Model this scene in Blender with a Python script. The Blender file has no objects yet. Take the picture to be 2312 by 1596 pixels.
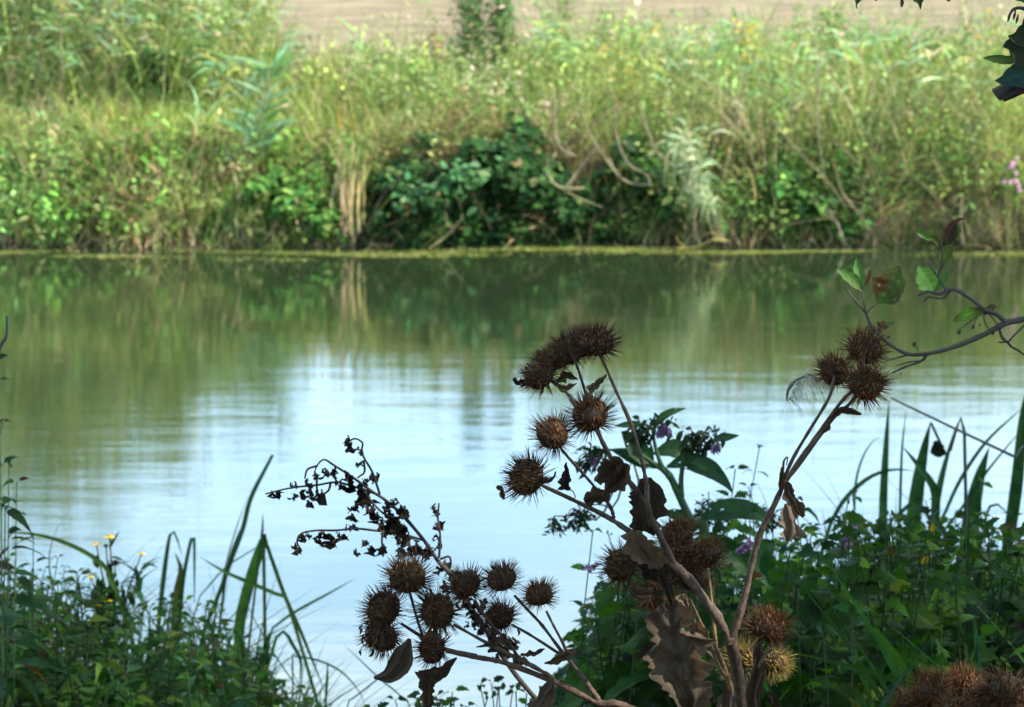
import bpy, math, random
import numpy as np
from mathutils import Vector, noise as mnoise

random.seed(7)
RNG = np.random.default_rng(11)
C = bpy.context.scene.collection

# ------------------------------------------------------------------ camera
# measured on the photograph at 2312 x 1596; horizon lies above the frame
F = 6556.0
CAM = np.array([0.0, 0.0, 2.45])
PITCH = math.atan(1048.0 / F)
cp, sp = math.cos(PITCH), math.sin(PITCH)

def P(x, y, d):
    """world point seen at photo position (x, y), standing d metres away (world Y)"""
    u = (x - 1156.0) / F
    v = -(y - 798.0) / F
    dy = cp + v * sp
    dz = -sp + v * cp
    s = d / dy
    return np.array([u * s, d, CAM[2] + dz * s])

# ------------------------------------------------------------------ terrain
def wig(x):
    return 0.10 * np.sin(x * 1.1 + 1.0) + 0.06 * np.sin(x * 2.7) + 0.03 * np.sin(x * 6.1 + 2)

SY = [-60, -2, 1.5, 3.0, 4.2, 5.2, 6.5, 9, 17, 18.8, 20.0, 20.15, 20.45, 21.2, 22.2, 23.2, 25.5, 30, 60, 120, 300, 1200]
SZ = [0.9, .88, .85, .55, .28, -.03, -.45, -1.0, -1.0, -.5, -.06, .16, .46, .66, .72, .84, .90, .92, .95, 1.0, 1.0, 1.0]

def gz(x, y):
    x = np.asarray(x, float); y = np.asarray(y, float)
    yy = np.where(y > 14, y - wig(x), y - 0.25 * np.sin(x * .7))
    z = np.interp(yy, SY, SZ)
    return z

# ------------------------------------------------------------------ mesh collector
class Geo:
    def __init__(s):
        s.v = []; s.f = []; s.c = []; s.n = 0
    def add(s, v, f, c):
        v = np.asarray(v, float).reshape(-1, 3)
        f = np.asarray(f, int)
        c = np.asarray(c, float)
        if c.ndim == 1: c = np.tile(c, (len(v), 1))
        s.v.append(v); s.f.append(f + s.n); s.c.append(c.reshape(-1, 3)); s.n += len(v)
    def mesh(s, name, off=(0, 0, 0), smooth=True):
        v = np.concatenate(s.v) - np.asarray(off, float)
        c = np.concatenate(s.c)
        me = bpy.data.meshes.new(name)
        me.vertices.add(len(v)); me.vertices.foreach_set('co', v.ravel().astype(np.float32))
        loops = np.concatenate([f.ravel() for f in s.f])
        tot = np.concatenate([np.full(len(f), f.shape[1]) for f in s.f])
        st = np.concatenate([[0], np.cumsum(tot)[:-1]])
        me.loops.add(len(loops)); me.loops.foreach_set('vertex_index', loops.astype(np.int32))
        me.polygons.add(len(tot)); me.polygons.foreach_set('loop_start', st.astype(np.int32))
        me.polygons.foreach_set('loop_total', tot.astype(np.int32))
        me.polygons.foreach_set('use_smooth', np.full(len(tot), smooth))
        a = me.attributes.new('Col', 'FLOAT_COLOR', 'POINT')
        cc = np.ones((len(v), 4), np.float32); cc[:, :3] = np.clip(c, 0.001, .95)
        a.data.foreach_set('color', cc.ravel())
        me.update(calc_edges=True)
        return me

def tag(o, label=None, cat=None, group=None, kind=None):
    if label: o['label'] = label
    if cat: o['category'] = cat
    if group: o['group'] = group
    if kind: o['kind'] = kind
    return o

def thing(name, label, cat, loc=(0, 0, 0), group=None):
    o = bpy.data.objects.new(name, None); C.objects.link(o)
    o.location = tuple(float(a) for a in loc); o.empty_display_size = 0.05
    return tag(o, label, cat, group)

def obj(name, geo, mat, parent=None, smooth=True):
    off = tuple(parent.location) if parent is not None else (0, 0, 0)
    me = geo.mesh(name, off, smooth) if isinstance(geo, Geo) else geo
    me.materials.clear(); me.materials.append(mat)
    o = bpy.data.objects.new(name, me); C.objects.link(o)
    if parent is not None: o.parent = parent
    return o

def sub(name, geo, mat, part, thing_loc):
    me = geo.mesh(name, thing_loc); me.materials.append(mat)
    o = bpy.data.objects.new(name, me); C.objects.link(o); o.parent = part
    return o

def copy_tree(o, parent=None):
    c = o.copy(); C.objects.link(c); c.parent = parent
    for ch in list(o.children): copy_tree(ch, c)
    return c

# ------------------------------------------------------------------ shape helpers
def nrm(a):
    a = np.asarray(a, float)
    return a / (np.linalg.norm(a, axis=-1, keepdims=True) + 1e-12)

def rdir(n):
    return nrm(RNG.normal(size=(n, 3)))

def catmull(pts, k=6):
    pts = np.asarray(pts, float)
    if len(pts) < 3:
        t = np.linspace(0, 1, k + 1)[:, None]
        return pts[0] * (1 - t) + pts[-1] * t
    p = np.vstack([2 * pts[0] - pts[1], pts, 2 * pts[-1] - pts[-2]])
    out = []
    for i in range(1, len(p) - 2):
        for j in range(k):
            t = j / k
            a, b, c, d = p[i - 1], p[i], p[i + 1], p[i + 2]
            out.append(.5 * ((2 * b) + (-a + c) * t + (2 * a - 5 * b + 4 * c - d) * t * t + (-a + 3 * b - 3 * c + d) * t ** 3))
    out.append(pts[-1])
    return np.array(out)

def tube(g, pts, r, col, sides=7, k=5, rough=0.0, col2=None):
    c = catmull(pts, k)
    n = len(c)
    r = np.interp(np.linspace(0, 1, n), np.linspace(0, 1, len(np.atleast_1d(r))), np.atleast_1d(r))
    if rough: r = r * (1 + rough * RNG.normal(size=n))
    t = nrm(np.gradient(c, axis=0))
    ref = np.array([0.13, -1, 0.21]); ref /= np.linalg.norm(ref)
    u = nrm(np.cross(t, ref)); w = nrm(np.cross(t, u))
    a = np.linspace(0, 2 * np.pi, sides, endpoint=False)
    ridge = 1 + (0.10 if rough else 0) * np.cos(a * 3)
    v = c[:, None, :] + (r[:, None, None]) * ridge[None, :, None] * (u[:, None, :] * np.cos(a)[None, :, None] + w[:, None, :] * np.sin(a)[None, :, None])
    idx = np.arange(n * sides).reshape(n, sides)
    f = np.stack([idx[:-1], np.roll(idx[:-1], -1, 1), np.roll(idx[1:], -1, 1), idx[1:]], -1).reshape(-1, 4)
    cc = np.asarray(col, float)
    if col2 is not None:
        m = np.linspace(0, 1, n)[:, None]
        cc = np.repeat(np.asarray(col) * (1 - m) + np.asarray(col2) * m, sides, 0)
    else:
        cc = np.tile(cc, (n * sides, 1))
    cc = cc * (1 + 0.12 * RNG.normal(size=(n * sides, 1)))
    g.add(v, f, cc)
    g.add(v[-1], [list(range(sides))] if sides > 4 else [[0, 1, 2]] if sides == 3 else [[0, 1, 2, 3]], cc[-sides:])

def prof(kind, t):
    if kind == 'leaf': return np.sin(np.pi * np.clip(t, 0, 1) ** 0.75) ** 0.85 + 0.02
    if kind == 'round': return np.clip(1 - (2 * t - 1) ** 2, 0, 1) ** 0.5 * (0.72 + .36 * t) + .01
    if kind == 'lance': return np.sin(np.pi * np.clip(t, 0, 1) ** 0.6) ** 1.1 + 0.02
    if kind == 'blade': return np.clip(1 - t ** 1.6, 0, 1) * (0.75 + .5 * np.sin(np.pi * t)) + .03
    return 1 - t * .6

def leaves(g, base, dirs, nor, L, W, col, droop=0.2, kind='leaf', rows=3, fold=0.25, serr=0.0, bend=None):
    """many leaves or blades at once: base, dirs, nor (N,3); L, W (N,)"""
    base = np.atleast_2d(base); N = len(base)
    dirs = nrm(np.broadcast_to(dirs, (N, 3))); nor = np.broadcast_to(nor, (N, 3))
    side = nrm(np.cross(dirs, nor)); nor = nrm(np.cross(side, dirs))
    L = np.broadcast_to(L, (N,)); W = np.broadcast_to(W, (N,))
    droop = np.broadcast_to(droop, (N,))
    t = np.linspace(0, 1, rows + 1)
    pr = prof(kind, t)
    if serr:
        pr = pr * (1 + serr * np.where(np.arange(rows + 1) % 2 == 0, .6, -1.0)); 
    down = np.array([0, 0, -1.0]) if bend is None else None
    mid = base[:, None] + dirs[:, None] * (L[:, None] * t)[:, :, None]
    b = np.broadcast_to(down, (N, 3)) if bend is None else np.broadcast_to(bend, (N, 3))
    mid = mid + b[:, None] * (L[:, None] * droop[:, None] * t ** 2)[:, :, None]
    hw = (W[:, None] * .5 * pr)[:, :, None]
    lf = mid + side[:, None] * hw + nor[:, None] * hw * fold
    rt = mid - side[:, None] * hw + nor[:, None] * hw * fold
    v = np.stack([lf, mid, rt], 2)                      # N, rows+1, 3, 3
    idx = np.arange(N * (rows + 1) * 3).reshape(N, rows + 1, 3)
    f1 = np.stack([idx[:, :-1, 0], idx[:, :-1, 1], idx[:, 1:, 1], idx[:, 1:, 0]], -1)
    f2 = np.stack([idx[:, :-1, 1], idx[:, :-1, 2], idx[:, 1:, 2], idx[:, 1:, 1]], -1)
    f = np.concatenate([f1.reshape(-1, 4), f2.reshape(-1, 4)])
    col = np.broadcast_to(col, (N, 3))
    cc = np.repeat(col, (rows + 1) * 3, 0)
    g.add(v, f, cc)

def pal(colors, n, jit=.22):
    w = np.array([c[0] for c in colors], float); w /= w.sum()
    k = RNG.choice(len(colors), n, p=w)
    c = np.array([c[1] for c in colors])[k]
    return c * np.exp(jit * RNG.normal(size=(n, 1))) * (1 + .08 * RNG.normal(size=(n, 3)))

def sheet(g, pts, widths, nhint=(0, -1, 0.1), crumple=.0, jag=.0, curl=.0, twist=0., col=(.1, .07, .05), col2=None,
          seed=0, nu=26, nv=10, fold=0., rib=.0, scale=60., blotch=0.5, holes=0, pleat=0.):
    """one large leaf: a centre line in space, half widths along it, crumpled and curled"""
    c = catmull(pts, 8)
    s = np.concatenate([[0], np.cumsum(np.linalg.norm(np.diff(c, axis=0), axis=1))]); s /= s[-1]
    t = np.linspace(0, 1, nu + 1)
    c = np.stack([np.interp(t, s, c[:, i]) for i in range(3)], -1)
    w = np.interp(t, np.linspace(0, 1, len(widths)), widths)
    tan = nrm(np.gradient(c, axis=0))
    n0 = nrm(np.asarray(nhint, float))
    V = []; CC = []
    wm = max(widths)
    for i in range(nu + 1):
        side = np.cross(tan[i], n0); side /= np.linalg.norm(side) + 1e-9
        nn = np.cross(side, tan[i])
        a = twist * (t[i] - .3)
        side, nn = side * math.cos(a) + nn * math.sin(a), nn * math.cos(a) - side * math.sin(a)
        for j in range(nv + 1):
            v = 2 * j / nv - 1
            e = 1.0
            if jag:
                q0 = t[i] * len(widths); e += jag * abs(v) * (.9 * mnoise.noise(Vector((q0 * 1.1, 3 * np.sign(v), seed * 7.3))) + .35 * mnoise.noise(Vector((q0 * 2.7, 3 * np.sign(v), seed * 3.3))) + .10 * mnoise.noise(Vector((q0 * 6.3, 3 * np.sign(v), seed))))
            p = c[i] + side * w[i] * v * e
            d = curl * w[i] * v * v + fold * w[i] * abs(v)
            q = Vector((p[0] * scale, p[1] * scale, p[2] * scale + seed * 3.1))
            d += crumple * wm * (mnoise.noise(q) + .5 * mnoise.noise(q * 2.3)) * (0.35 + abs(v))
            d += pleat * wm * (1 - .3 * abs(v)) * math.sin(v * 5.5 + 2.5 * mnoise.noise(Vector((t[i] * 3, seed, 0))) + seed) * min(1, 4 * t[i]) if pleat else 0
            if rib: d += rib * wm * math.cos((t[i] * 9 + abs(v) * 2.2) * math.pi)
            V.append(p + nn * d)
            m = .5 + .5 * mnoise.noise(q * blotch) * 1.8
            m = min(1, max(0, m))
            k1 = np.array(col); k2 = np.array(col2 if col2 is not None else k1 * .6)
            k = k1 * m + k2 * (1 - m)
            if pleat: k = k * (1 + .30 * mnoise.noise(Vector((t[i] * 26 - abs(v) * 7, np.sign(v) * 2, seed)))) * (.62 if abs(v) < .09 else 1)
            elif abs(v) < .12 and rib: k = k * 1.35
            CC.append(k)
    idx = np.arange((nu + 1) * (nv + 1)).reshape(nu + 1, nv + 1)
    f = np.stack([idx[:-1, :-1], idx[:-1, 1:], idx[1:, 1:], idx[1:, :-1]], -1).reshape(-1, 4)
    if holes:
        keep = np.ones(len(f), bool)
        ff = f.reshape(nu, nv, 4)
        rr = random.Random(seed)
        for _ in range(holes):
            a, b = rr.randint(3, nu - 4), rr.randint(1, nv - 2)
            keep[a * nv + b] = False
            if rr.random() < .6: keep[(a + 1) * nv + b] = False
        f = f[keep]
    g.add(np.array(V), f, np.array(CC))

# ------------------------------------------------------------------ materials
def new_mat(name):
    m = bpy.data.materials.new(name); m.use_nodes = True
    nt = m.node_tree; nt.nodes.clear()
    return m, nt, nt.nodes, nt.links

def leaf_mat(name, rough=.55, trans=.35, spec=.3, var=.25, tint=(1.25, 1.3, .6), nscale=40, gain=1.0, bump=0, bscale=300):
    m, nt, N, K = new_mat(name)
    out = N.new('ShaderNodeOutputMaterial'); b = N.new('ShaderNodeBsdfPrincipled')
    at = N.new('ShaderNodeAttribute'); at.attribute_name = 'Col'
    tc = N.new('ShaderNodeTexCoord'); no = N.new('ShaderNodeTexNoise')
    no.inputs['Scale'].default_value = nscale; no.inputs['Detail'].default_value = 3
    K.new(tc.outputs['Object'], no.inputs['Vector'])
    mr = N.new('ShaderNodeMapRange'); mr.inputs['From Min'].default_value = .3; mr.inputs['From Max'].default_value = .7
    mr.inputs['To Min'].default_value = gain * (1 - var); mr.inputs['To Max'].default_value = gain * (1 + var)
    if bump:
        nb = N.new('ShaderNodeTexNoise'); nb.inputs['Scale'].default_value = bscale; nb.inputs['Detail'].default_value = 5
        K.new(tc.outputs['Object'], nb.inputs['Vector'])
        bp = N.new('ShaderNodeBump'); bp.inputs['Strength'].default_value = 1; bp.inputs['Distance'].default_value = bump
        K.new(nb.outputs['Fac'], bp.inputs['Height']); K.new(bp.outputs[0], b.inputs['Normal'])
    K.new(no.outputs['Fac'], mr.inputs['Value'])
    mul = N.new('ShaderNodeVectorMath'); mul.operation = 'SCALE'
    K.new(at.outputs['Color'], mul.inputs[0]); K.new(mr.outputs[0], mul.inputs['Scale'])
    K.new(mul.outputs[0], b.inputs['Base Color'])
    b.inputs['Roughness'].default_value = rough
    b.inputs['Specular IOR Level'].default_value = spec
    if trans > 0:
        tr = N.new('ShaderNodeBsdfTranslucent')
        t2 = N.new('ShaderNodeVectorMath'); t2.operation = 'MULTIPLY'; t2.inputs[1].default_value = tint
        K.new(mul.outputs[0], t2.inputs[0]); K.new(t2.outputs[0], tr.inputs['Color'])
        mx = N.new('ShaderNodeMixShader'); mx.inputs[0].default_value = trans
        K.new(b.outputs[0], mx.inputs[1]); K.new(tr.outputs[0], mx.inputs[2])
        K.new(mx.outputs[0], out.inputs['Surface'])
    else:
        K.new(b.outputs[0], out.inputs['Surface'])
    return m

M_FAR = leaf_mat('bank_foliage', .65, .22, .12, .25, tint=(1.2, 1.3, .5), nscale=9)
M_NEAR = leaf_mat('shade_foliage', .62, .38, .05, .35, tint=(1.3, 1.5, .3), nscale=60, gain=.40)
M_COMF = leaf_mat('comfrey_leaf', .5, .25, .2, .2, tint=(1.1, 1.35, .5), nscale=90, gain=.42, bump=.0006, bscale=250)
M_DRY = leaf_mat('dried_leaf', .8, .22, .15, .25, tint=(1.2, 1.0, .7), nscale=60, gain=.50, bump=.004, bscale=130)
M_STEM = leaf_mat('dry_stem', .7, 0, .2, .4, nscale=260, gain=.47, bump=.0008, bscale=500)
M_GSTEM = leaf_mat('green_stem', .5, 0, .2, .2, nscale=120, gain=.45)
M_SPINE = leaf_mat('burr_spine', .55, .15, .2, .25, tint=(1.4, .85, .4), nscale=300, gain=.62)
M_CORE = leaf_mat('burr_core', .7, 0, .15, .4, nscale=500, gain=.6)
M_ALDER = leaf_mat('alder_leaf', .5, .25, .2, .25, tint=(1.2, 1.3, .45), nscale=120, gain=.75)
M_BARK = leaf_mat('bark', .85, 0, .15, .4, nscale=30)
M_PETAL = leaf_mat('petal', .5, .3, .2, .1, tint=(1.1, 1.1, 1.0), nscale=80)

# ------------------------------------------------------------------ ground, field, water
def make_ground():
    xs = np.unique(np.concatenate([np.linspace(-400, -12, 24), np.linspace(-12, 12, 121), np.linspace(12, 400, 24)]))
    ys = np.unique(np.concatenate([np.linspace(-60, 0, 8), np.linspace(0, 8, 33), np.linspace(8, 19, 12),
                                   np.linspace(19, 27, 81), np.linspace(27, 60, 34), np.linspace(60, 1200, 30)]))
    X, Y = np.meshgrid(xs, ys, indexing='ij')
    Z = gz(X, Y)
    rough = np.array([[mnoise.noise(Vector((a * 1.7, b * 1.7, 0))) * .05 + mnoise.noise(Vector((a * 5, b * 5, 3))) * .025
                       for b in ys] for a in xs])
    Z = Z + rough * np.where(Y > 26, .6, 1.0)
    idx = np.arange(X.size).reshape(X.shape)
    f = np.stack([idx[:-1, :-1], idx[1:, :-1], idx[1:, 1:], idx[:-1, 1:]], -1).reshape(-1, 4)
    g = Geo(); g.add(np.stack([X, Y, Z], -1), f, (.1, .1, .1))
    m, nt, N, K = new_mat('earth')
    out = N.new('ShaderNodeOutputMaterial'); b = N.new('ShaderNodeBsdfPrincipled')
    geo = N.new('ShaderNodeNewGeometry'); sep = N.new('ShaderNodeSeparateXYZ'); K.new(geo.outputs['Position'], sep.inputs[0])
    no = N.new('ShaderNodeTexNoise'); no.inputs['Scale'].default_value = 1.2; no.inputs['Detail'].default_value = 8
    K.new(geo.outputs['Position'], no.inputs['Vector'])
    # far field: dry tilled soil, greener strip at the far side
    r1 = N.new('ShaderNodeValToRGB'); K.new(no.outputs['Fac'], r1.inputs[0])
    r1.color_ramp.elements[0].position = .35; r1.color_ramp.elements[0].color = (.135, .106, .064, 1)
    r1.color_ramp.elements[1].position = .65; r1.color_ramp.elements[1].color = (.24, .192, .122, 1)
    r2 = N.new('ShaderNodeValToRGB'); K.new(no.outputs['Fac'], r2.inputs[0])
    r2.color_ramp.elements[0].position = .4; r2.color_ramp.elements[0].color = (.018, .016, .010, 1)
    r2.color_ramp.elements[1].position = .65; r2.color_ramp.elements[1].color = (.05, .042, .022, 1)
    mp = N.new('ShaderNodeMapRange'); K.new(sep.outputs['Y'], mp.inputs['Value'])
    mp.inputs['From Min'].default_value = 24.2; mp.inputs['From Max'].default_value = 25.2
    mx = N.new('ShaderNodeMix'); mx.data_type = 'RGBA'
    K.new(mp.outputs[0], mx.inputs['Factor']); K.new(r2.outputs[0], mx.inputs['A']); K.new(r1.outputs[0], mx.inputs['B'])
    mp2 = N.new('ShaderNodeMapRange'); K.new(sep.outputs['Y'], mp2.inputs['Value'])
    mp2.inputs['From Min'].default_value = 41; mp2.inputs['From Max'].default_value = 44
    mx2 = N.new('ShaderNodeMix'); mx2.data_type = 'RGBA'; mx2.inputs['B'].default_value = (.10, .13, .035, 1)
    K.new(mp2.outputs[0], mx2.inputs['Factor']); K.new(mx.outputs['Result'], mx2.inputs['A'])
    K.new(mx2.outputs['Result'], b.inputs['Base Color']); b.inputs['Roughness'].default_value = .95
    b.inputs['Specular IOR Level'].default_value = .1
    bp = N.new('ShaderNodeBump'); bp.inputs['Strength'].default_value = .6; bp.inputs['Distance'].default_value = .06
    n2 = N.new('ShaderNodeTexNoise'); n2.inputs['Scale'].default_value = 9; n2.inputs['Detail'].default_value = 6
    K.new(geo.outputs['Position'], n2.inputs['Vector'])
    K.new(n2.outputs['Fac'], bp.inputs['Height']); K.new(bp.outputs[0], b.inputs['Normal'])
    K.new(b.outputs[0], out.inputs['Surface'])
    tag(obj('ground', g, m), 'earth banks and the dry brown field beyond the river', 'ground', kind='structure')

def make_water():
    m, nt, N, K = new_mat('river_water')
    out = N.new('ShaderNodeOutputMaterial'); b = N.new('ShaderNodeBsdfPrincipled')
    b.inputs['Base Color'].default_value = WATER_COL + (1,)
    b.inputs['Roughness'].default_value = .03
    b.inputs['IOR'].default_value = WATER_IOR
    geo = N.new('ShaderNodeNewGeometry')
    def nz(sc, scale, detail, loc=0):
        mp = N.new('ShaderNodeMapping'); mp.inputs['Scale'].default_value = sc; mp.inputs['Location'].default_value = (loc, loc, 0)
        K.new(geo.outputs['Position'], mp.inputs['Vector'])
        n = N.new('ShaderNodeTexNoise'); n.inputs['Scale'].default_value = scale; n.inputs['Detail'].default_value = detail
        K.new(mp.outputs[0], n.inputs['Vector']); return n.outputs['Fac']
    a = nz((.55, 2.2, 1), 1.6, 4)
    c = nz((.8, 3.6, 1), 6.0, 3, 5)
    # patches where the breeze ruffles the surface; the strip below the far bank is sheltered
    patch = nz((.25, .35, 1), 1.0, 2, 9)
    sep = N.new('ShaderNodeSeparateXYZ'); K.new(geo.outputs['Position'], sep.inputs[0])
    mr = N.new('ShaderNodeMapRange'); K.new(sep.outputs['Y'], mr.inputs['Value'])
    mr.inputs['From Min'].default_value = 19.5; mr.inputs['From Max'].default_value = 15.5
    mr.inputs['To Min'].default_value = .12; mr.inputs['To Max'].default_value = 1.0
    ml = N.new('ShaderNodeMath'); ml.operation = 'MULTIPLY'; K.new(mr.outputs[0], ml.inputs[0])
    mr2 = N.new('ShaderNodeMapRange'); K.new(patch, mr2.inputs['Value'])
    mr2.inputs['From Min'].default_value = .35; mr2.inputs['From Max'].default_value = .65
    mr2.inputs['To Min'].default_value = .35; mr2.inputs['To Max'].default_value = 1.1
    K.new(mr2.outputs[0], ml.inputs[1])
    b1 = N.new('ShaderNodeBump'); b1.inputs['Distance'].default_value = RIP1; K.new(a, b1.inputs['Height'])
    K.new(ml.outputs[0], b1.inputs['Strength'])
    b2 = N.new('ShaderNodeBump'); b2.inputs['Distance'].default_value = RIP2; K.new(c, b2.inputs['Height'])
    K.new(ml.outputs[0], b2.inputs['Strength']); K.new(b1.outputs[0], b2.inputs['Normal'])
    K.new(b2.outputs[0], b.inputs['Normal'])
    K.new(b.outputs[0], out.inputs['Surface'])
    g = Geo()
    g.add([(-400, 3.6, 0), (400, 3.6, 0), (400, 20.6, 0), (-400, 20.6, 0)], [[0, 1, 2, 3]], (.1, .1, .1))
    tag(obj('river_water', g, m), 'calm river mirroring the bank and pale sky', 'water', kind='structure')

WATER_COL = (.016, .028, .012); WATER_IOR = 1.8; RIP1 = .0042; RIP2 = .0010
make_ground(); make_water()

# ------------------------------------------------------------------ palettes (albedo)
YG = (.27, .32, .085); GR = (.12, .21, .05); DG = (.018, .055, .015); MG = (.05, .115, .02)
RB = (.18, .30, .16); ST = (.46, .38, .22); BR = (.16, .11, .055); OL = (.19, .215, .075); PB = (.32, .40, .24)
OR = (.45, .27, .05)

def xw(xd, Y):
    return (xd - 1156.0) / F * Y * 1.01

def region(n, x0, x1, Y0, Y1):
    xd = RNG.uniform(x0, x1, n); Y = RNG.uniform(Y0, Y1, n)
    x = xw(xd, Y); Y = Y + wig(x)
    return x, Y

def patch(x, Y, sc=1.6, seed=0):
    return np.array([mnoise.noise(Vector((a * sc, b * sc * 1.3, seed))) for a, b in zip(x, Y)])

def pal_patch(colors, x, Y, jit=.22, seed=0, mixing=.35):
    n = len(x); w = np.array([c[0] for c in colors], float); cw = np.cumsum(w / w.sum())
    u = np.clip(.5 + patch(x, Y, 1.9, seed) * .9, 0, .999)
    u = np.where(RNG.random(n) < mixing, RNG.random(n), u)
    k = np.searchsorted(cw, u); k = np.minimum(k, len(colors) - 1)
    perm = np.array([c[1] for c in colors])
    c = perm[k] * np.exp(.35 * patch(x, Y, .9, seed + 5))[:, None]
    return c * np.exp(jit * RNG.normal(size=(n, 1))) * (1 + .08 * RNG.normal(size=(n, 3)))

def far_grass(g, n, x0, x1, Y0, Y1, h, w, pl, droop=(.1, .6), lean=.25, kind='blade'):
    x, Y = region(n, x0, x1, Y0, Y1)
    base = np.stack([x, Y, gz(x, Y) - .02], -1)
    d = np.stack([RNG.normal(0, lean, n), RNG.normal(-.05, lean, n), np.ones(n)], -1)
    b = nrm(np.stack([RNG.normal(size=n), RNG.normal(size=n) - .3, RNG.uniform(-1.2, -.2, n)], -1))
    nn = nrm(np.stack([RNG.normal(0, .6, n), -np.ones(n), RNG.normal(0, .4, n)], -1))
    H = RNG.uniform(h[0], h[1], n) * (1 + .7 * patch(x, Y, 1.8, 2))
    leaves(g, base, d, nn, H, RNG.uniform(w[0], w[1], n), pal_patch(pl, x, Y, .22, n % 13), RNG.uniform(droop[0], droop[1], n), kind, 5, .25, bend=b)

def far_herb(g, n, k, x0, x1, Y0, Y1, h, ls, pl, lw=.42, stem=True, kind='leaf', spread=.1, stemcol=None, env=None):
    x, Y = region(n, x0, x1, Y0, Y1)
    if env is not None:
        pass
    base = np.stack([x, Y, gz(x, Y) - .02], -1)
    d = nrm(np.stack([RNG.normal(0, .18, n), RNG.normal(-.12, .16, n), np.ones(n)], -1))
    H = RNG.uniform(h[0], h[1], n) * (1 + .9 * patch(x, Y, 1.5, n % 7))
    b = nrm(np.stack([RNG.normal(size=n), RNG.normal(size=n) - .5, -.6 * np.ones(n)], -1))
    dr = RNG.uniform(0, .3, n)
    if stem:
        leaves(g, base, d, (0, -1, 0), H, .006, pal(stemcol or pl, n), dr, 'stalk', 4, 0, bend=b)
    t = RNG.uniform(.25, 1.0, (n, k))
    p = base[:, None] + d[:, None] * (H[:, None] * t)[..., None] + b[:, None] * (H[:, None] * dr[:, None] * t ** 2)[..., None]
    p = p.reshape(-1, 3) + RNG.normal(0, spread, (n * k, 3)) * np.array([.5, .5, .3])
    m = n * k
    ld = nrm(np.stack([RNG.normal(size=m), RNG.normal(size=m) - .35, RNG.normal(.15, .5, m)], -1))
    nn = nrm(np.stack([RNG.normal(0, .45, m), RNG.normal(-.35, .4, m), np.ones(m)], -1))
    L = RNG.uniform(ls[0], ls[1], m)
    lwv = lw * np.repeat(RNG.choice([.5, .8, 1.0, 1.4], n), k)
    L = L * np.repeat(RNG.uniform(.6, 1.35, n), k)
    leaves(g, p, ld, nn, L, L * lwv, np.repeat(pal_patch(pl, x, Y, .3, n % 11), k, 0) * np.exp(.15 * RNG.normal(size=(m, 1))), RNG.uniform(.05, .4, m), kind, 3, .2)

def reed_into(gs, gl, base, top_dir, H, pl, nleaf=9, lw=.016, ll=(.18, .36), droopy=.6, side_bias=None, dry=ST):
    d = nrm(np.array(top_dir, float)); bend = nrm(np.array([random.gauss(0, 1), random.gauss(0, .6), -.5]))
    dr = random.uniform(0.02, .16)
    tt = np.linspace(0, 1, 7)[:, None]
    c = np.array(base)[None] + d * H * tt + bend * H * dr * tt ** 2
    tube(gs, c, [.0035, .0015], np.array(dry) * random.uniform(.4, .9), sides=4, k=2)
    t = np.sort(RNG.uniform(.25, 1, nleaf))
    p = np.array(base)[None] + d * (H * t)[:, None] + bend * (H * dr * t ** 2)[:, None]
    az = RNG.uniform(0, 2 * np.pi, nleaf) if side_bias is None else RNG.normal(side_bias, .6, nleaf)
    ld = np.stack([np.cos(az), np.sin(az) * .6, RNG.uniform(.35, 1.3, nleaf)], -1)
    leaves(gl, p, ld, nrm(np.stack([RNG.normal(0, .3, nleaf), -np.ones(nleaf), .8 * np.ones(nleaf)], -1)),
           RNG.uniform(ll[0], ll[1], nleaf), RNG.uniform(lw * .7, lw * 1.3, nleaf), pal(pl, nleaf), RNG.uniform(droopy * .4, droopy * 1.5, nleaf), 'lance', 6, .2)

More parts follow.
